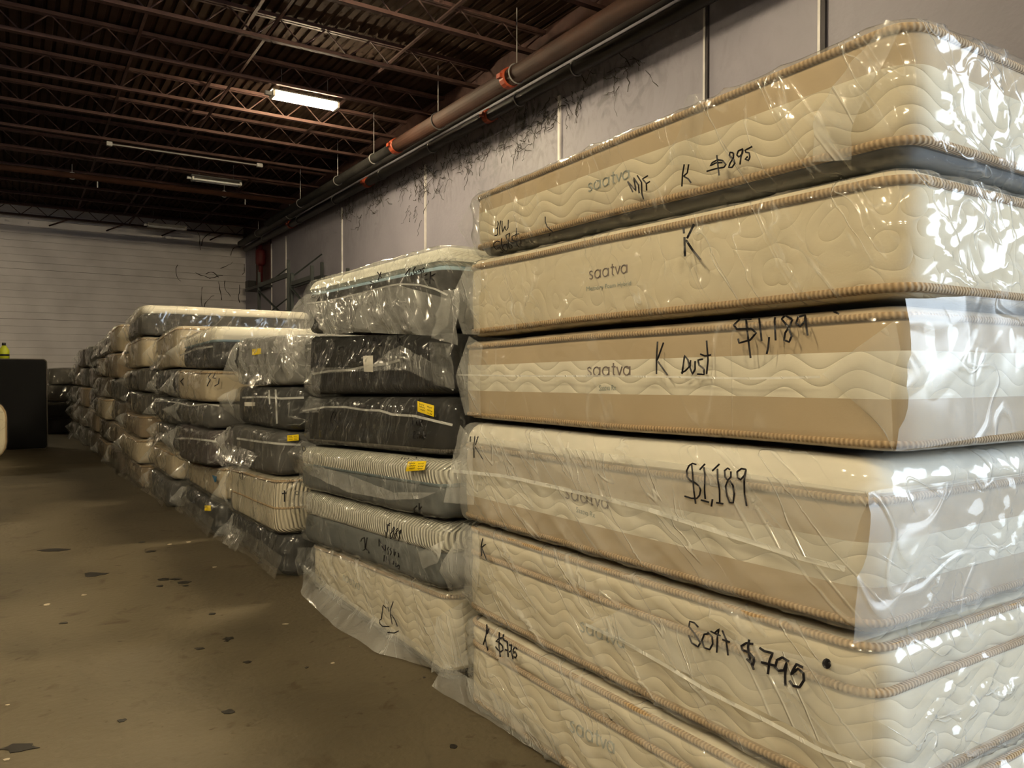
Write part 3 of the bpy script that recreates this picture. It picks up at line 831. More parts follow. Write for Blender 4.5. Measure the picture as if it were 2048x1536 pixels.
def build_mattress(cfg):
    """cfg: x0 x1 y0 y1, zb zt functions, sections, trims, bag ..."""
    g = cfg.get
    dims = (cfg['x0'], cfg['x1'], cfg['y0'], cfg['y1'], g('rc', .07))
    zb, zt = cfg['zb'], cfg['zt']
    step = g('step', .06)
    loc = Vector(((dims[0]+dims[1])/2, (dims[2]+dims[3])/2, min(zb(dims[0], dims[2]), zb(dims[0], dims[3]))))
    root = thing('mattress', loc, cfg['label'], 'mattress', g('group'))
    cov_v, cov_f = [], []
    for (nm, t0, t1, eb, et, bands) in cfg['sections']:
        v, f, uv, mi = slab(dims, zb, zt, t0, t1, eb, et, max(step, .02), bands, crown=g('crown', -.002), off0=g('inset', {}).get(nm, 0))
        mk(nm, v, f, [M[b[1]] for b in bands], root, loc, uv, mi)
        join_add(cov_v, cov_f, v, f)
    for (t, m, *rest) in g('trims', ()):
        v, f, uv = piping(dims, zb, zt, t, max(step, .02), *(rest or (.018, .012)))
        mk('piping', v, f, M[m], root, loc, uv)
    if g('texts'):
        bv = BVHTree.FromPolygons([tuple(v) for v in cov_v], cov_f)
        for (s, a, b, h, m) in cfg['texts']:
            if s == 'saatva':
                v, f = [], []
                wpx = math.hypot(b[0]-a[0], b[1]-a[1])*.032
                for st in logo_strokes(a, b, h*.62):
                    q = bv.ray_cast(CAM, ray(*st[0]))[0]
                    if q is None: continue
                    sv, sf = ribbon(bv, st, wpx*(q-CAM).length/F_PX, .003, 2); join_add(v, f, sv, sf)
            else:
                v, f = print_text(bv, s, a, b, h)
            if v: mk('printed_logo', v, f, M[m], root, loc, smooth=False)
    # bag
    v, f, uv, mi = slab(dims, zb, zt, 0, 1, .035, .045, step, [(1, 0)], disp=bag_disp(cfg['seed'], g('amp', .018), g('base', .020), tilt=g('tilt', .6), top=g('top', False)), crown=g('crown', -.002), bulge=.010)
    bag = mk('plastic_bag', v, f, M[g('film', 'film')], root, loc)
    av, af = list(v), list(f)
    for k, fl in enumerate(g('flaps', ())):
        fv, ff = flap_mesh(fl['rows'], fl.get('nu', 16), fl.get('nv', 8), fl.get('amp', .008), cfg['seed']+k)
        mk('bag_flap', fv, ff, M[fl.get('mat', 'film_flap')], bag, loc)
        if fl.get('solid', True): join_add(av, af, fv, ff)
    if g('strokes') or g('seams') or g('stickers'):
        bv = BVHTree.FromPolygons([tuple(x) for x in av], af)
        for (pts, w) in g('seams', ()):
            sv, sf = ribbon(bv, pts, w, .004, 9)
            if sv: mk('welded_seam', sv, sf, M['seam'], bag, loc)
        for gl in glyphs(g('strokes', ())):
            V, F = [], []
            for st in gl:
                sv, sf = ribbon(bv, st[0], st[1]*.8, .006, 3); join_add(V, F, sv, sf)
            if V: mk('marker_character', V, F, M['ink'], bag, loc)
        for (quad, m, lines) in g('stickers', ()):
            sv, sf = patch(bv, quad, 5, .009)
            if not sv: continue
            nm = {'yellow': 'yellow_sticker', 'paper': 'paper_label', 'blue_tag': 'blue_tag'}[m]
            mk(nm, sv, sf, M[m], bag, loc)
            if lines:
                V, F = [], []; rr = random.Random(cfg['seed'])
                for (u, v_, du) in ((.1,.2,.3),(.12,.45,.35),(.15,.7,.3),(.58,.25,.3),(.6,.55,.3),(.62,.8,.25)):
                    pt = []
                    for i in range(7):
                        uu = u+du*i/6; vv2 = v_ + (.08 if i % 2 else -.05)*rr.uniform(.5, 1.2)
                        x = (quad[0][0]*(1-uu)+quad[1][0]*uu)*(1-vv2)+(quad[3][0]*(1-uu)+quad[2][0]*uu)*vv2
                        y = (quad[0][1]*(1-uu)+quad[1][1]*uu)*(1-vv2)+(quad[3][1]*(1-uu)+quad[2][1]*uu)*vv2
                        pt.append((x, y))
                    sv, sf = ribbon(bv, pt, .0025, .0105, 2); join_add(V, F, sv, sf)
                if V: mk('handwriting', V, F, M['ink'], bag, loc)
    return root

def zf(near, far, y0, y1, seed, amp=.006, dz=0.0):
    def f(x, y):
        t = (y-y0)/(y1-y0)
        return near + (far-near)*t + amp*noise.noise(Vector((x*1.1+seed*5.7, y*1.5, seed*2.3))) + dz
    return f

def interfaces(levels, y0, y1, seed, amp=.006):
    """levels: [(near, far)] from the floor up -> list of (zb, zt)"""
    out = []
    for i in range(len(levels)-1):
        b = zf(*levels[i], y0, y1, seed+i, 0 if i == 0 else amp, .009 if i else .004)
        t = zf(*levels[i+1], y0, y1, seed+i+1, amp, -.009)
        out.append((b, t))
    return out

def T(x0, y0, s, strokes, w):
    return [([(x0+x*s, y0+y*s) for (x, y) in st], w) for st in strokes]
def SX(X, *pts): return [at_x(px, py, X) for (px, py) in pts]

ORD = ['topmost', 'second from the top', 'third from the top', 'fourth from the top', 'fifth from the top', 'sixth from the top', 'seventh from the top']

# ------------------------------------------------------------------ stack 1 (nearest), bottom to top
Y0, Y1 = 0.955, 2.86
S1 = interfaces([(0, 0), (.39, .375), (.800, .765), (1.210, 1.195), (1.560, 1.545), (1.862, 1.885), (2.20, 2.17)], Y0, Y1, 11)
G1 = 'bagged mattresses in the nearest stack'
XB = 3.62
w8 = .0085
m6 = dict(x0=1.60, x1=XB, y0=1.00, y1=2.83, sections=[('cover', 0, .70, .03, .02, [(.12, 'tan'), (.70, 'cream_wave')]), ('pillow_top', .70, 1, .02, .05, [(1, 'cream_wave')])],
  trims=[(.06, 'rib'), (.70, 'rib'), (.95, 'rib')], film='film_milky', amp=.020, tilt=-1.2, seed=1,
  texts=[('saatva', (1140, 1462), (1228, 1508), 34, 'logo_pale')],
  strokes=T(920, 1230, .06836, [[(780,270),(790,420),(760,600),(680,870)], [(850,390),(790,560)], [(735,690),(780,900),(820,1040)],
    [(1150,500),(1140,900),(1180,1230)], [(1280,560),(1250,660),(1150,680),(1050,770),(1150,800),(1250,920),(1260,1020),(1190,1080),(1110,1020),(1030,920)],
    [(1255,670),(1290,740),(1380,775),(1400,1000),(1410,1230)], [(1310,1010),(1400,1040)], [(1430,880),(1510,870),(1500,1030),(1440,1090)], [(1500,1030),(1550,1290)],
    [(1670,1000),(1610,930),(1550,1020),(1570,1130),(1610,1060),(1660,1180),(1620,1260),(1570,1210)]], .007),
  flaps=[dict(rows=[SX(1.55, (872, 1235), (925, 1205)), SX(1.53, (862, 1345), (935, 1330))], mat='film_flap'),
         dict(rows=[SX(1.57, (890, 1325), (1010, 1400), (1120, 1480)), [at_z(862, 1372, .012), at_z(985, 1445, .012), at_z(1120, 1532, .012)]], nu=24, mat='film_flap', amp=.012)],
  label='bottom cream mattress of the nearest stack, marked K $796 in black')
m5 = dict(x0=1.61, x1=XB, y0=1.00, y1=2.86, sections=[('cover', 0, .68, .03, .02, [(.10, 'tan'), (.68, 'cream_wave')]), ('pillow_top', .68, 1, .02, .05, [(1, 'cream_wave')])],
  trims=[(.06, 'rib'), (.68, 'rib'), (.95, 'rib')], film='film_milky', amp=.018, tilt=-1.2, seed=2,
  texts=[('saatva', (1160, 1262), (1248, 1297), 30, 'logo_pale')],
  strokes=T(1360, 1225, .15625, [[(235,190),(180,130),(125,115),(115,180),(200,290),(260,390),(230,440),(150,390),(110,290)],
    [(370,270),(310,280),(280,360),(310,450),(380,475),(420,400),(410,310),(350,250)], [(390,240),(440,265),(500,210),(480,300),(470,515)], [(440,265),(520,300)],
    [(540,230),(590,350),(615,550)], [(540,345),(640,380)]], .0060) + T(1360, 1225, .15625, [
    [(885,345),(870,450),(900,620),(945,735)], [(940,405),(850,390),(785,430),(800,480),(880,510),(945,580),(940,670),(900,640),(850,590)],
    [(1015,450),(1080,495),(1185,520),(1145,620),(1125,790)], [(1035,635),(1215,680)],
    [(1395,630),(1310,575),(1240,610),(1220,700),(1260,745),(1330,740),(1365,640),(1345,800),(1350,940)],
    [(1575,705),(1490,660),(1420,790),(1510,720),(1580,780),(1585,870),(1530,955),(1450,940),(1400,870)]], .0075)
    + T(1360, 1225, .15625, [[(1877+30*math.cos(R(t)), 655+42*math.sin(R(t))) for t in range(0, 361, 30)] + [(1877, 630), (1877, 680)]], .012)
    + T(920, 860, .16908, [[(270,1280),(250,1380),(255,1490)], [(305,1350),(255,1390)], [(255,1390),(315,1536)]], .006),
  flaps=[dict(rows=[SX(1.575, (930, 1045), (955, 1060)), SX(1.51, (878, 1142), (960, 1150)), SX(1.56, (908, 1195), (950, 1205))], mat='film_flap'),
         dict(rows=[SX(1.572, (1250, 1215), (1500, 1290), (1755, 1345)), SX(1.560, (1180, 1250), (1480, 1400), (1740, 1536))], nu=30, nv=10, mat='film_flap', amp=.006)],
  seams=[([(1170, 1248), (1250, 1285), (1330, 1330), (1420, 1385), (1530, 1440), (1640, 1500), (1730, 1533)], .010)],
  label='cream pillow-top mattress marked Soft $795, second from the floor in the nearest stack')
m4 = dict(x0=1.60, x1=XB, y0=1.00, y1=2.89, sections=[('cover', 0, .76, .03, .02, [(.26, 'tan'), (.52, 'white_wave'), (.76, 'tan')]), ('pillow_top', .76, 1, .02, .08, [(1, 'white')])],
  trims=[(.05, 'rib'), (.76, 'rib')], film='film_milky', amp=.014, tilt=-.8, seed=3,
  texts=[('saatva', (1130, 996), (1216, 1018), 30, 'logo'), ('Saatva Rx', (1152, 1024), (1190, 1036), 11, 'logo_teal')],
  strokes=T(1350, 910, .078125, [[(550,245),(450,215),(360,270),(300,400),(310,560),(400,660),(500,700),(620,800),(655,900),(630,1030),(560,1110),(420,1110),(240,1050)],
    [(430,250),(450,500),(480,900),(530,1250)], [(770,225),(630,380)], [(740,310),(765,520),(755,900),(775,1130)], [(660,1150),(870,1210)], [(960,1130),(930,1320)],
    [(1140,230),(950,410)], [(1085,350),(1090,600),(1140,900),(1145,1220)], [(1050,1220),(1240,1250)],
    [(1410,380),(1350,335),(1270,400),(1280,560),(1350,650),(1430,560),(1430,420)], [(1350,650),(1295,800),(1330,1050),(1400,1220),(1490,1220),(1515,1000),(1480,780),(1400,650)],
    [(1820,370),(1700,350),(1590,430),(1600,580),(1680,630),(1780,520),(1820,370),(1770,650),(1780,1000),(1835,1310)]], .0058)
    + T(920, 860, .16908, [[(175,70),(165,190),(165,330)], [(215,75),(180,180)], [(180,200),(270,345)], [(125,75),(120,140)]], .005),
  flaps=[dict(rows=[SX(1.572, (940, 872), (1200, 905), (1480, 945), (1745, 985)), SX(1.560, (900, 938), (1180, 985), (1470, 1070), (1692, 1138))], nu=40, nv=10, mat='film_flap', amp=.008),
         dict(rows=[SX(1.56, (918, 850), (945, 880)), SX(1.50, (888, 1005), (950, 1010))], mat='film_flap'),
         dict(rows=[[at_y(1735, 985, .99), at_y(1905, 960, .955), at_y(2040, 950, .955), at_y(2300, 930, .955)], [at_y(1712, 1288, .965), at_y(1820, 1250, .94), at_y(2040, 1195, .945), at_y(2300, 1140, .945)]], nu=24, nv=14, mat='film_end', amp=.022, solid=False)],
  seams=[([(905, 942), (1010, 952), (1100, 972), (1180, 990), (1300, 1020), (1400, 1052), (1500, 1083), (1600, 1115), (1690, 1138)], .013)],
  label='thick pillow-top mattress marked $1,189, third from the floor in the nearest stack')
m3 = dict(x0=1.63, x1=XB, y0=.955, y1=2.93, sections=[('cover', 0, 1, .025, .03, [(.36, 'tan'), (.69, 'white_wave'), (1, 'tan')])],
  trims=[(.05, 'rib'), (.93, 'rib')], film='film_tight', amp=.007, seed=4,
  texts=[('saatva', (1174, 752), (1260, 750), 28, 'logo'), ('Saatva Rx', (1198, 781), (1232, 780), 11, 'logo_teal')],
  strokes=T(1290, 600, .2002, [[(125,415),(115,600),(115,740)], [(185,425),(130,580),(118,605)], [(125,610),(225,750)],
    [(370,740),(395,555),(430,600),(440,670),(400,710),(360,730)], [(455,600),(450,680),(475,740),(500,690),(500,610)], [(580,590),(530,600),(540,650),(590,690),(590,745),(520,740)],
    [(615,405),(630,600),(615,740)], [(550,540),(600,560),(660,548)]], .0062) + T(1290, 600, .2002, [
    [(1025,90),(1005,150),(1020,300),(1045,500),(1055,580)], [(1065,190),(950,190),(885,250),(920,290),(1060,285),(1110,330),(1050,400),(940,430),(930,385)],
    [(1155,115),(1140,180),(1165,410)], [(1240,370),(1230,480),(1215,540)], [(1310,125),(1295,200),(1305,405)],
    [(1470,190),(1400,155),(1365,190),(1430,270),(1465,360),(1440,420),(1390,400),(1400,330),(1450,250),(1475,190)],
    [(1600,150),(1530,170),(1510,230),(1550,265),(1600,210),(1600,150),(1610,260),(1625,355)]], .0062) + T(1290, 600, .2002, [[(1900,75),(1925,100),(1905,135)]], .018),
  flaps=[dict(rows=[SX(1.60, (938, 672), (965, 690)), SX(1.592, (912, 752), (960, 752)), SX(1.60, (930, 830), (962, 830))], mat='film_flap', amp=.004),
         dict(rows=[SX(1.603, (1790, 640), (1800, 700)), SX(1.598, (1645, 748), (1782, 760)), SX(1.603, (1770, 860), (1788, 905))], mat='film_flap', amp=.004),
         dict(rows=[[at_y(1815, 598, .915), at_y(1930, 592, .90), at_y(2046, 602, .905), at_y(2300, 640, .91)], [at_y(1800, 903, .915), at_y(1930, 880, .895), at_y(2046, 862, .905), at_y(2300, 835, .91)]], nu=36, nv=14, mat='film_end', amp=.018, solid=False)],
  seams=[([(915, 750), (1050, 752), (1200, 752), (1350, 754), (1500, 757), (1640, 754)], .006)],
  label='tan and white banded mattress marked K Dust $1,189 in the nearest stack')
m2 = dict(x0=1.62, x1=XB, y0=.94, y1=2.87, sections=[('cover', 0, 1, .03, .035, [(1, 'cream_loop')])],
  trims=[(.07, 'rib', .022, .014), (.90, 'rib', .022, .014)], film='film', amp=.020, tilt=1.0, seed=5,
  texts=[('saatva', (1178, 559), (1254, 545), 26, 'logo'), ('Memory Foam Hybrid', (1172, 582), (1262, 570), 9, 'logo_teal')],
  strokes=[([(1367, 455), (1368, 467)], .008), ([(1369, 474), (1370, 513)], .008), ([(1388, 448), (1380, 465), (1374, 477)], .008), ([(1372, 480), (1385, 500), (1401, 520)], .008)],
  flaps=[dict(rows=[SX(1.60, (935, 530), (965, 540)), SX(1.585, (905, 590), (960, 600)), SX(1.595, (925, 668), (962, 670))], mat='film_flap', amp=.012)],
  label='all-cream quilted mattress marked only K, second from the top of the nearest stack')
m1 = dict(x0=1.64, x1=XB, y0=.945, y1=2.85, sections=[('underside', 0, .14, .03, .01, [(.14, 'under')]), ('cover', .12, 1, .03, .035, [(.66, 'cream_wave'), (1, 'tan')])],
  inset={'underside': -.018}, trims=[(.14, 'rib', .020, .014), (.92, 'rib', .020, .013)], film='film', amp=.020, tilt=.5, seed=6, base=.022,
  texts=[('saatva', (1176, 384), (1258, 356), 26, 'logo_pale')],
  strokes=T(1240, 280, .13672, [[(110,605),(190,765)], [(110,605),(235,745),(200,550),(270,660),(280,780)], [(250,515),(315,620),(320,780),(345,870)], [(410,520),(330,570),(385,640),(390,740)], [(385,640),(440,605)],
    [(940,355),(915,500),(905,680)], [(1005,355),(985,480),(930,530)], [(930,530),(1000,570),(1040,630)],
    [(1415,220),(1450,520)], [(1265,460),(1400,420),(1520,400),(1550,360),(1500,300),(1430,290),(1350,330),(1320,380),(1400,335),(1500,330)],
    [(1660,190),(1610,180),(1600,230),(1660,280),(1680,340),(1640,400),(1590,400),(1610,340),(1660,260),(1660,190)],
    [(1800,130),(1730,160),(1710,220),(1740,250),(1790,200),(1800,130),(1770,250),(1755,360)],
    [(1935,95),(1830,150),(1840,180),(1890,190),(1900,250),(1880,300),(1830,280),(1870,240)]], .0055)
    + T(960, 420, .078125, [[(445,285),(470,340),(450,450),(455,600),(430,645),(370,660)], [(460,440),(400,490)], [(530,270),(500,480),(505,630)],
    [(570,280),(560,420),(580,570),(640,400),(650,500),(680,520),(720,450),(725,250)], [(510,810),(430,795),(350,860),(350,940),(420,1010),(500,940),(540,1000),(600,1060),(570,1095),(520,1090)],
    [(555,720),(545,850),(590,1000),(670,1060),(710,1000),(680,880),(620,880),(590,940)], [(660,650),(760,590),(740,750),(720,900),(770,1000),(825,960),(800,870),(700,780),(660,650)],
    [(935,465),(930,620),(915,690)], [(1010,610),(930,620),(820,680),(820,770),(920,800),(1040,770),(1050,850),(1010,890)], [(920,820),(950,900),(1010,965)],
    [(1670,170),(1670,300),(1720,430),(1860,560)], [(1800,600),(1770,670)]], .0048),
  flaps=[dict(rows=[SX(1.615, (955, 378), (985, 385)), SX(1.605, (916, 455), (975, 470)), SX(1.61, (945, 510), (985, 515))], mat='film', amp=.008),
         dict(rows=[SX(1.61, (1775, 40), (1800, 50)), SX(1.60, (1690, 150), (1752, 160)), SX(1.60, (1632, 230), (1712, 240)), SX(1.605, (1630, 325), (1705, 320))], mat='film_flap', amp=.012, nv=16),
         dict(rows=[SX(1.608, (1375, 190), (1405, 185)), SX(1.604, (1352, 270), (1400, 260)), SX(1.608, (1330, 330), (1380, 330))], mat='film', amp=.012, solid=False)],
  label='topmost mattress of the nearest stack, tan and cream, marked M/F K $895')
for cfg, (zb, zt) in zip((m6, m5, m4, m3, m2, m1), S1):
    cfg.update(zb=zb, zt=zt, group=G1, step=.014, **(dict(top=True, crown=.02) if cfg is m1 else {}))
    build_mattress(cfg)

# ------------------------------------------------------------------ stack 2
Y0, Y1 = 3.05, 5.00
S2 = interfaces([(0, 0), (.42, .285), (.735, .635), (1.02, .925), (1.30, 1.245), (1.585, 1.645), (1.985, 2.015)], Y0, Y1, 31)
G2 = 'bagged mattresses in the second stack'
XB = 3.70
g_ = dict(x0=1.62, x1=XB, y0=3.06, y1=4.96, sections=[('cover', 0, 1, .03, .035, [(1, 'cream_wave')])], trims=[(.07, 'ribdark'), (.92, 'rib')], film='film_milky', amp=.022, tilt=-1.2, seed=21,
  texts=[('saatva', (686, 1160), (719, 1180), 18, 'logo_pale')],
  strokes=T(660, 1130, .104167, [[(1080,830),(1020,770),(1005,900),(985,1040),(950,1060),(960,1130),(1010,1180),(1140,1180)], [(1110,800),(1135,900)], [(1215,700),(1160,860),(1165,980),(1195,1140)],
     [(1180,950),(1250,1060),(1295,1180)], [(1100,1295),(1240,1305),(1320,1265)]], .0065),
  flaps=[dict(rows=[SX(1.585, (608, 1130), (700, 1200), (790, 1260), (870, 1310)), [at_z(604, 1190, .010), at_z(668, 1252, .010), at_z(760, 1308, .010), at_z(862, 1335, .010)]], nu=30, nv=8, mat='film_flap', amp=.012),
         dict(rows=[SX(1.57, (597, 1095), (625, 1095)), SX(1.46, (590, 1130), (625, 1150)), SX(1.59, (605, 1185), (630, 1180))], mat='film', amp=.015)],
  label='bottom cream mattress of the second stack, a large CK and curve scrawled low')
f_ = dict(x0=1.58, x1=XB, y0=3.02, y1=5.02, sections=[('cover', 0, .52, .03, .02, [(.52, 'slate')]), ('pillow_top', .52, 1, .02, .05, [(1, 'white_pleat')])], film='film', amp=.018, tilt=.8, seed=22,
  strokes=T(700, 1000, .104167, [[(205,800),(230,740),(280,720),(290,850),(290,950),(245,970)], [(330,720),(310,850),(300,930),(360,990),(365,1025)],
     [(770,440),(720,500),(720,600),(690,640),(660,580)], [(705,470),(765,490)], [(700,640),(690,730)],
     [(850,510),(820,560),(840,620),(810,720),(770,740),(775,650),(855,560),(850,510)], [(920,540),(880,590),(900,630),(865,740),(840,740),(860,660),(930,570)],
     [(985,570),(940,610),(940,650),(980,600),(985,570),(950,700),(935,790)], [(560,890),(555,740),(620,900),(680,980),(680,860)],
     [(745,900),(720,940),(745,1000),(725,1050)], [(790,920),(770,950),(800,1000),(770,1060)], [(840,940),(850,1080),(880,1000),(830,1000)], [(900,990),(930,1020),(930,1100)],
     [(660,1060),(650,1180)], [(700,1080),(690,1200)], [(745,1150),(770,1240)], [(840,1170),(830,1240)], [(880,1210),(880,1290)], [(935,1240),(900,1280),(940,1330),(945,1250)]], .0065)
     + [([(594+3.4*math.cos(a*.7), 986+4*math.sin(a*.7)) for a in range(10)], .004)],
  flaps=[dict(rows=[SX(1.54, (590, 980), (625, 985)), SX(1.42, (578, 1010), (620, 1015)), SX(1.56, (600, 1055), (630, 1050))], mat='film', amp=.015),
         dict(rows=[SX(1.55, (838, 1105), (890, 1080)), SX(1.54, (845, 1138), (880, 1125))], mat='film_flap', amp=.010)],
  label='pleated white over slate-grey mattress marked $889, second from the floor in the second stack')
e_ = dict(x0=1.56, x1=XB, y0=3.0, y1=5.02, sections=[('cover', 0, .52, .03, .01, [(.34, 'slate'), (.52, 'slate')]), ('pillow_top', .52, 1, .02, .05, [(.56, 'blue'), (1, 'white_pleat')])], film='film', amp=.020, tilt=.8, seed=23,
  strokes=T(700, 1000, .104167, [[(1290,110),(1230,170),(1240,270),(1310,285),(1340,230)], [(1330,60),(1325,180),(1340,270)], [(1380,130),(1325,185)]], .0075)
     + [([(608+3.2*math.cos(a*.7), 898+4.5*math.sin(a*.7)) for a in range(10)], .004)]
     + T(780, 900, .09112, [[(290,150),(240,190),(260,215)], [(330,170),(310,210)], [(360,175),(345,205)], [(410,170),(390,210)], [(560,160),(590,155),(570,190)]], .004),
  stickers=[([(816, 923), (853, 922), (849, 940), (811, 943)], 'yellow', True), ([(798, 966), (812, 968), (813, 1027), (799, 1022)], 'paper', False)],
  flaps=[dict(rows=[SX(1.52, (600, 880), (635, 890)), SX(1.41, (572, 905), (625, 920)), SX(1.535, (590, 945), (625, 950))], mat='film', amp=.015),
         dict(rows=[SX(1.535, (610, 925), (700, 950), (790, 985), (870, 985)), SX(1.525, (620, 950), (700, 985), (780, 1000), (840, 998))], nu=24, mat='film_flap', amp=.012, solid=False)],
  label='pleated white over blue-grey mattress with yellow sticker in the second stack')
d_ = dict(x0=1.59, x1=XB, y0=3.02, y1=4.98, sections=[('cover', 0, 1, .035, .035, [(1, 'char')])], trims=[(.07, 'ribdark')], film='film_thin', amp=.016, tilt=1.2, seed=24,
  strokes=T(650, 790, .1123, [[(200,310),(150,300),(110,400),(100,480),(135,540)], [(195,310),(165,440),(255,555)], [(1560,450),(1565,550),(1600,555)], [(1625,470),(1640,530),(1680,540),(1690,460)],
     [(1700,450),(1735,560)], [(1735,450),(1690,560)], [(1590,640),(1570,770),(1620,770)], [(1575,640),(1620,630)], [(1580,700),(1610,695)], [(1660,700),(1640,720),(1660,750),(1640,775)],
     [(1680,650),(1690,775)], [(1730,710),(1700,740),(1720,780),(1735,720),(1740,780)], [(1755,650),(1760,800)], [(1780,740),(1800,700),(1780,690),(1775,760),(1805,775)]], .006),
  stickers=[([(835, 802), (868, 811), (868, 834), (835, 823)], 'yellow', True), ([(877, 843), (899, 880), (892, 912), (857, 905)], 'paper', True)],
  flaps=[dict(rows=[SX(1.55, (622, 792), (650, 800)), SX(1.42, (594, 826), (640, 825))], mat='film', amp=.012)],
  seams=[([(605, 822), (650, 814), (690, 814), (730, 820), (760, 821), (785, 829), (830, 832), (870, 842), (905, 850)], .011)],
  label='charcoal mattress with yellow sticker and LUX Estate writing in the second stack')
b_ = dict(x0=1.60, x1=XB, y0=3.05, y1=4.97, sections=[('cover', 0, 1, .035, .035, [(.45, 'char_rib'), (1, 'char')])], film='film_thin', amp=.022, tilt=1.0, seed=25,
  strokes=T(640, 525, .1171875, [[(800,1260),(750,1270),(790,1340),(760,1440),(715,1460)], [(855,1410),(850,1480)], [(850,1270),(870,1400)], [(930,1280),(900,1330),(950,1330),(950,1260),(985,1450)],
     [(1040,1240),(970,1270),(1040,1340),(1050,1420),(1000,1420)], [(1330,1240),(1325,1360)], [(1360,1290),(1355,1370),(1390,1390)], [(330,1500),(340,1450),(400,1440),(410,1520)]], .0065),
  stickers=[([(726, 712), (746, 711), (746, 744), (728, 743)], 'paper', False)],
  flaps=[dict(rows=[SX(1.55, (625, 735), (730, 735), (800, 690), (905, 745)), SX(1.53, (625, 748), (740, 742), (815, 740), (908, 782))], nu=30, nv=8, mat='film', amp=.018, solid=False),
         dict(rows=[SX(1.55, (618, 740), (640, 745)), SX(1.50, (607, 775), (640, 780)), SX(1.53, (620, 790), (645, 795))], mat='film', amp=.015),
         dict(rows=[SX(1.55, (862, 684), (905, 688)), SX(1.535, (868, 770), (912, 778))], mat='film', amp=.02, nv=12, solid=False)],
  seams=[([(625, 748), (660, 742), (700, 740), (730, 733), (770, 728), (800, 720)], .012)],
  label='charcoal mattress with crumpled plastic and small white label, second from top of second stack')
a_ = dict(x0=1.60, x1=XB, y0=3.06, y1=4.99, sections=[('cover', 0, .76, .035, .02, [(.68, 'char'), (.76, 'blue')]), ('pillow_top', .76, 1, .02, .07, [(1, 'white_diamond')])], film='film', amp=.020, tilt=1.0, seed=26,
  strokes=T(640, 525, .1171875, [[(975,160),(1055,265)], [(1045,155),(990,305)], [(850,325),(935,355)], [(1455,210),(1540,90),(1520,215)], [(1560,185),(1555,240)], [(1630,75),(1590,140),(1610,200),(1660,180),(1630,140)],
     [(1720,120),(1670,130),(1690,170),(1730,120),(1725,240)], [(1790,90),(1740,110),(1770,150),(1750,180)], [(1830,190),(1780,230),(1800,290),(1840,280)], [(1890,150),(1870,360)], [(1970,190),(1890,240),(1950,310)]], .0065)
     + [([(627+3.4*math.cos(a*.7), 593+3.2*math.sin(a*.7)) for a in range(10)], .004)],
  flaps=[dict(rows=[SX(1.555, (612, 610), (700, 590), (790, 568), (905, 600)), SX(1.525, (640, 655), (710, 645), (790, 640), (890, 650)), SX(1.53, (655, 672), (715, 664), (800, 668), (868, 672))], nu=36, nv=12, mat='film_flap', amp=.020, solid=False),
         dict(rows=[SX(1.56, (614, 590), (640, 585)), SX(1.47, (585, 620), (630, 640)), SX(1.40, (552, 680), (618, 680)), SX(1.40, (542, 706), (602, 706))], nu=14, nv=16, mat='film_flap', amp=.022),
         dict(rows=[SX(1.40, (562, 705), (604, 700)), SX(1.39, (568, 735), (595, 730)), SX(1.39, (574, 762), (584, 758))], mat='film', amp=.018),
         dict(rows=[SX(1.54, (885, 580), (925, 580)), SX(1.51, (866, 676), (912, 690))], mat='film_flap', amp=.018, nv=12)],
  seams=[([(612, 607), (650, 603), (690, 594), (730, 584), (780, 571), (800, 568), (840, 570), (870, 578), (895, 590)], .008)],
  label='topmost mattress of the second stack, white quilted top with pale blue border')
for cfg, (zb, zt) in zip((g_, f_, e_, d_, b_, a_), S2):
    cfg.update(zb=zb, zt=zt, group=G2, step=.024, **(dict(top=True, crown=.02) if cfg is a_ else {}))
    build_mattress(cfg)

# ------------------------------------------------------------------ stacks 3 .. 12 down the aisle
KINDS = {
 'grey': ('mid-grey', [('cover', 0, 1, .035, .035, [(1, 'grey')])], []),
 'char': ('charcoal', [('cover', 0, 1, .035, .035, [(1, 'char')])], []),
 'charp': ('pleated charcoal', [('cover', 0, 1, .035, .035, [(1, 'char_rib')])], []),
 'purple': ('mauve-grey', [('cover', 0, 1, .04, .04, [(1, 'purple')])], []),
 'cream': ('cream', [('cover', 0, 1, .03, .04, [(1, 'cream_dark')])], [(.92, 'rib')]),
 'tan': ('tan', [('cover', 0, 1, .03, .04, [(1, 'tan_dark')])], [(.92, 'rib')]),
 'brown': ('dark brown', [('cover', 0, 1, .03, .04, [(1, 'brown')])], []),
 'pleat': ('pleated cream', [('cover', 0, 1, .03, .04, [(1, 'cream_pleat')])], [(.93, 'rib'), (.45, 'rib')]),
 'bluetop': ('white-topped charcoal', [('cover', 0, .62, .035, .02, [(.62, 'char_rib')]), ('pillow_top', .62, 1, .02, .06, [(.70, 'blue'), (1, 'white')])], []),
 'whitegrey': ('white-topped dark grey', [('cover', 0, .72, .03, .02, [(.72, 'char')]), ('pillow_top', .72, 1, .02, .04, [(1, 'white')])], []),
}
NTH = {3: 'third', 4: 'fourth', 5: 'fifth', 6: 'sixth', 7: 'seventh', 8: 'eighth', 9: 'ninth', 10: 'tenth', 11: 'eleventh', 12: 'twelfth'}
C5 = lambda x, y: (100+.3255*x, 600+.3255*y)
def Q5(x0, y0, x1, y1, sk=0): return [C5(x0, y0), C5(x1, y0+sk), C5(x1, y1+sk), C5(x0, y1)]
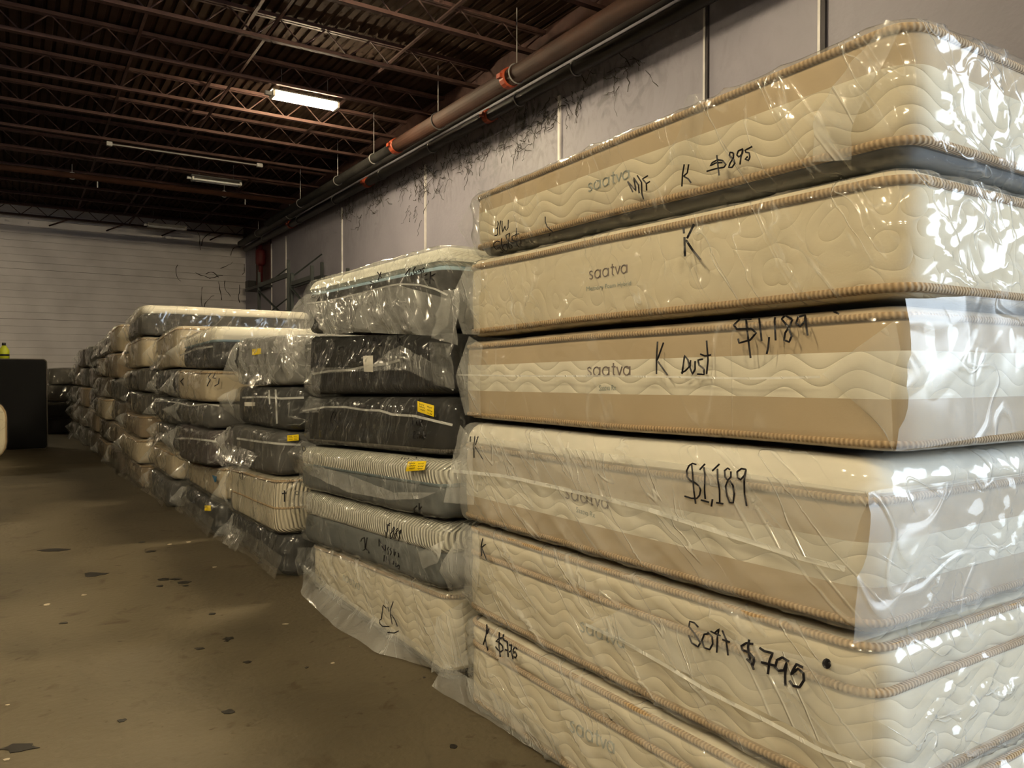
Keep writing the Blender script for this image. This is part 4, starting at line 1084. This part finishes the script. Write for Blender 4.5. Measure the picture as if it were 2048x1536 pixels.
STACKS = {
 3: dict(x=1.49, y=(5.16, 6.62), lv=[(0, 0), (.30, .26), (.70, .63), (1.00, .99), (1.31, 1.29), (1.66, 1.69)], kinds=['char', 'pleat', 'grey', 'char', 'grey']),
 4: dict(x=1.38, y=(6.80, 8.35), lv=[(0, 0), (.30, .28), (.60, .53), (.92, .89), (1.14, 1.13), (1.43, 1.44), (1.80, 1.76)], kinds=['char', 'cream', 'purple', 'grey', 'cream', 'bluetop']),
 5: dict(x=1.33, y=(8.55, 9.95), lv=[(0, 0), (.28, .28), (.58, .56), (.84, .84), (1.14, 1.12), (1.45, 1.42), (1.90, 1.80)], kinds=['grey', 'cream', 'grey', 'charp', 'charp', 'cream']),
 6: dict(x=1.22, y=(10.1, 11.6), lv=[(0, 0), (.30, .30), (.60, .60), (.88, .88), (1.16, 1.16), (1.46, 1.44), (1.84, 1.80), (2.22, 2.12)], kinds=['tan', 'cream', 'tan', 'charp', 'charp', 'cream', 'whitegrey']),
 7: dict(x=1.16, y=(11.75, 13.2), lv=[(0, 0), (.32, .32), (.66, .66), (1.0, 1.0), (1.32, 1.32), (1.68, 1.68), (2.08, 2.02)], kinds=['brown', 'tan', 'brown', 'charp', 'tan', 'cream']),
 8: dict(x=1.12, y=(13.35, 14.8), lv=[(0, 0), (.32, .32), (.66, .66), (1.0, 1.0), (1.34, 1.34), (1.64, 1.64), (1.95, 1.93)], kinds=['tan', 'brown', 'cream', 'brown', 'tan', 'purple']),
 9: dict(x=1.10, y=(14.95, 16.4), lv=[(0, 0), (.36, .36), (.74, .74), (1.12, 1.12), (1.5, 1.5), (1.86, 1.9)], kinds=['brown', 'tan', 'purple', 'brown', 'char']),
 10: dict(x=1.06, y=(16.55, 18.0), lv=[(0, 0), (.36, .36), (.74, .74), (1.12, 1.12), (1.5, 1.5), (1.86, 1.86)], kinds=['char', 'brown', 'tan', 'char', 'purple']),
 11: dict(x=1.0, y=(18.15, 19.6), lv=[(0, 0), (.36, .36), (.74, .74), (1.12, 1.12), (1.6, 1.6)], kinds=['char', 'brown', 'char', 'brown']),
 12: dict(x=.50, y=(20.2, 21.7), lv=[(0, 0), (.36, .36), (.74, .74), (1.12, 1.12), (1.5, 1.5)], kinds=['char', 'char', 'char', 'char']),
}
EXTRA = {
 (3, 4): dict(stickers=[(Q5(1242, 302, 1296, 338, -6), 'yellow', True)], film='film_flap'),
 (3, 3): dict(seams=[([C5(1180, 600), C5(1300, 595), C5(1420, 605), C5(1560, 600)], .014), ([C5(1385, 520), C5(1390, 640), C5(1395, 760)], .012), ([C5(1345, 525), C5(1350, 640)], .010)],
              stickers=[(Q5(1195, 628, 1260, 652), 'paper', False)]),
 (3, 2): dict(stickers=[(Q5(1458, 832, 1528, 868, -6), 'yellow', True)], seams=[([C5(1145, 850), C5(1300, 872), C5(1420, 885), C5(1540, 890)], .014)]),
 (3, 1): dict(strokes=[([C5(1165, 1060), C5(1170, 1100)], .006), ([C5(1185, 1060), C5(1180, 1105)], .006), ([C5(1440, 1170), C5(1440, 1240)], .010), ([C5(1425, 1190), C5(1455, 1185)], .010)]),
 (4, 5): dict(seams=[([C5(800, 340), C5(900, 300), C5(1000, 285)], .016)]),
 (4, 4): dict(strokes=[([C5(822, 480), C5(803, 500), C5(820, 525)], .012), ([C5(990, 450), C5(970, 475), C5(985, 490), C5(965, 530)], .010), ([C5(1015, 450), C5(1000, 480), C5(1020, 480)], .010), ([C5(1040, 480), C5(1035, 515), C5(1010, 530)], .010)]),
 (4, 2): dict(seams=[([C5(770, 850), C5(850, 850), C5(950, 860), C5(1020, 870)], .016)]),
 (4, 3): dict(seams=[([C5(780, 630), C5(860, 650), C5(960, 640), C5(1040, 650)], .014)]),
 (4, 1): dict(stickers=[([C5(995, 1075), C5(1025, 1085), C5(1022, 1115), C5(1012, 1120)], 'blue_tag', False)]),
 (4, 0): dict(stickers=[(Q5(950, 1262, 988, 1295), 'yellow', False)]),
 (5, 3): dict(seams=[([C5(610, 625), C5(700, 620), C5(780, 630)], .016)]),
}
rs_ = random.Random(5)
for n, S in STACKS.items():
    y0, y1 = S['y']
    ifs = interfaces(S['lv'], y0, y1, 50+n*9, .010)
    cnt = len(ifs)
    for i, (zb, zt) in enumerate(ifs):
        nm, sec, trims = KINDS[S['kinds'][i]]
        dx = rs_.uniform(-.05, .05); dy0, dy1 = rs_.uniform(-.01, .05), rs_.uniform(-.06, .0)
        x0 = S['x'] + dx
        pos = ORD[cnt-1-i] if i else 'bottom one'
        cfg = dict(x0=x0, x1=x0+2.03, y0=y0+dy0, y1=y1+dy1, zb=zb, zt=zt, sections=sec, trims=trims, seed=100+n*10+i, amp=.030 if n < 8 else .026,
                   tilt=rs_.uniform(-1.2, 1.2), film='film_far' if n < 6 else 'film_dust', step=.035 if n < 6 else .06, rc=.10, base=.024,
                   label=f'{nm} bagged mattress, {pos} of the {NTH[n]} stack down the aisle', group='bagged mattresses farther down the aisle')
        fl = []
        zc = (zb(x0, y1)+zt(x0, y1))/2; hh = zt(x0, y1)-zb(x0, y1)
        if rs_.random() < .8:     # a loose ear of plastic at the far end
            ex = rs_.uniform(.05, .13) if n < 6 else rs_.uniform(.02, .055); dr = rs_.uniform(-.12, .05)
            ye = y1+dy1
            fl.append(dict(rows=[[(x0-.02, ye-.10, zc+hh*.45), (x0-.02, ye+.02, zc+hh*.42)], [(x0-.06, ye-.08, zc), (x0-.13-ex*.3, ye+ex, zc+dr)], [(x0-.02, ye-.10, zc-hh*.45), (x0-.03, ye+.03, zc-hh*.45)]], mat='film_flap', amp=.02, nv=10))
        if rs_.random() < .55:    # a hanging skirt along the aisle side
            a, b = sorted((rs_.uniform(y0+.05, y1), rs_.uniform(y0+.05, y1)))
            if b - a > .35:
                zz = zb(x0, a); 
                fl.append(dict(rows=[[(x0-.045, b, zz+.14), (x0-.045, a, zz+.14)], [(x0-.13, b, zz+.005), (x0-.14, (a+b)/2, zz-.03 if i else zz+.02), (x0-.13, a, zz+.01)]], nu=18, mat='film', amp=.02, solid=False))
        if i == 0 and n in (3, 4, 5, 6, 7):
            fl.append(dict(rows=[[(x0-.03, y1, .16), (x0-.03, y0, .16)], [(x0-.09-.06*rs_.random(), y1+.03, .012), (x0-.06, (y0+y1)/2, .012), (x0-.08, y0, .012)]], nu=24, mat='film_dust', amp=.006, solid=False))
        cfg['flaps'] = fl
        if i == cnt-1: cfg.update(top=True, crown=.02)
        cfg.update(EXTRA.get((n, i), {}))
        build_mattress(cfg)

# ------------------------------------------------------------------ far left: upright wrapped pieces
def upright(name, x0, x1, y0, y1, z1, r, mat, trim, label, cat, film=None):
    loc = Vector(((x0+x1)/2, (y0+y1)/2, 0))
    t = thing(name, loc, label, cat)
    # slab standing on its long edge: rounded in the XZ plane, thickness along Y
    def fn(p): return Vector((p.x, y0 + (p.z), p.y))
    dims = (x0, x1, 0.004, z1, r)
    zb = lambda x, y: 0.0
    zt = lambda x, y: (y1-y0)
    v, f, uv, mi = slab(dims, zb, zt, 0, 1, .04, .04, .08, [(1, 0)])
    mk('cover', [fn(p) for p in v], [q[::-1] for q in f], mat, t, loc, uv)
    for tt in (.08, .92):
        v, f, uv = piping(dims, zb, zt, tt, .08)
        mk('piping', [fn(Vector(p)) for p in v], [q[::-1] for q in f], trim, t, loc, uv)
    if film:
        v, f, uv, mi = slab(dims, zb, zt, 0, 1, .05, .05, .06, [(1, 0)], off0=.02)
        mk('plastic_bag', [fn(Vector((p.x, max(.006, p.y), p.z*1.08-.01))) + Vector((0, .02*noise.noise(p*5), 0)) for p in v], [q[::-1] for q in f], film, t, loc)
    return t
M['blackcloth'] = fabric('black_wrap', (0.006, 0.006, 0.007))
upright('upright_mattress', -1.65, .40, 16.5, 16.85, 1.64, .06, M['blackcloth'], M['ribdark'], 'black wrapped mattress standing on edge at far left', 'mattress')
upright('upright_mattress', -1.9, -.21, 14.6, 14.92, .96, .28, M['cream'], M['rib'], 'pale rounded bagged mattress standing on edge at the left frame edge', 'mattress', M['film_dust'])
# yellow-green container on the black mattress
p = at_y(8, 718, 16.68); cx = p.x
bt = thing('plastic_bottle', (cx, 16.68, 1.655), 'small yellow-green container with dark cap standing on the black mattress', 'bottle')
part(MB().tube([(cx, 16.68, 1.650), (cx, 16.68, 1.655), (cx, 16.68, 1.80), (cx, 16.68, 1.86), (cx, 16.68, 1.89)], [.07, .085, .085, .05, .03], 14), 'body', M['hivis'], bt, True)
part(MB().tube([(cx, 16.68, 1.89), (cx, 16.68, 1.94)], .032, 10), 'cap', M['black'], bt, True)
part(MB().tube([(cx, 16.68, 1.70), (cx, 16.68, 1.735)], .087, 14), 'label_band', M['black'], bt, True)
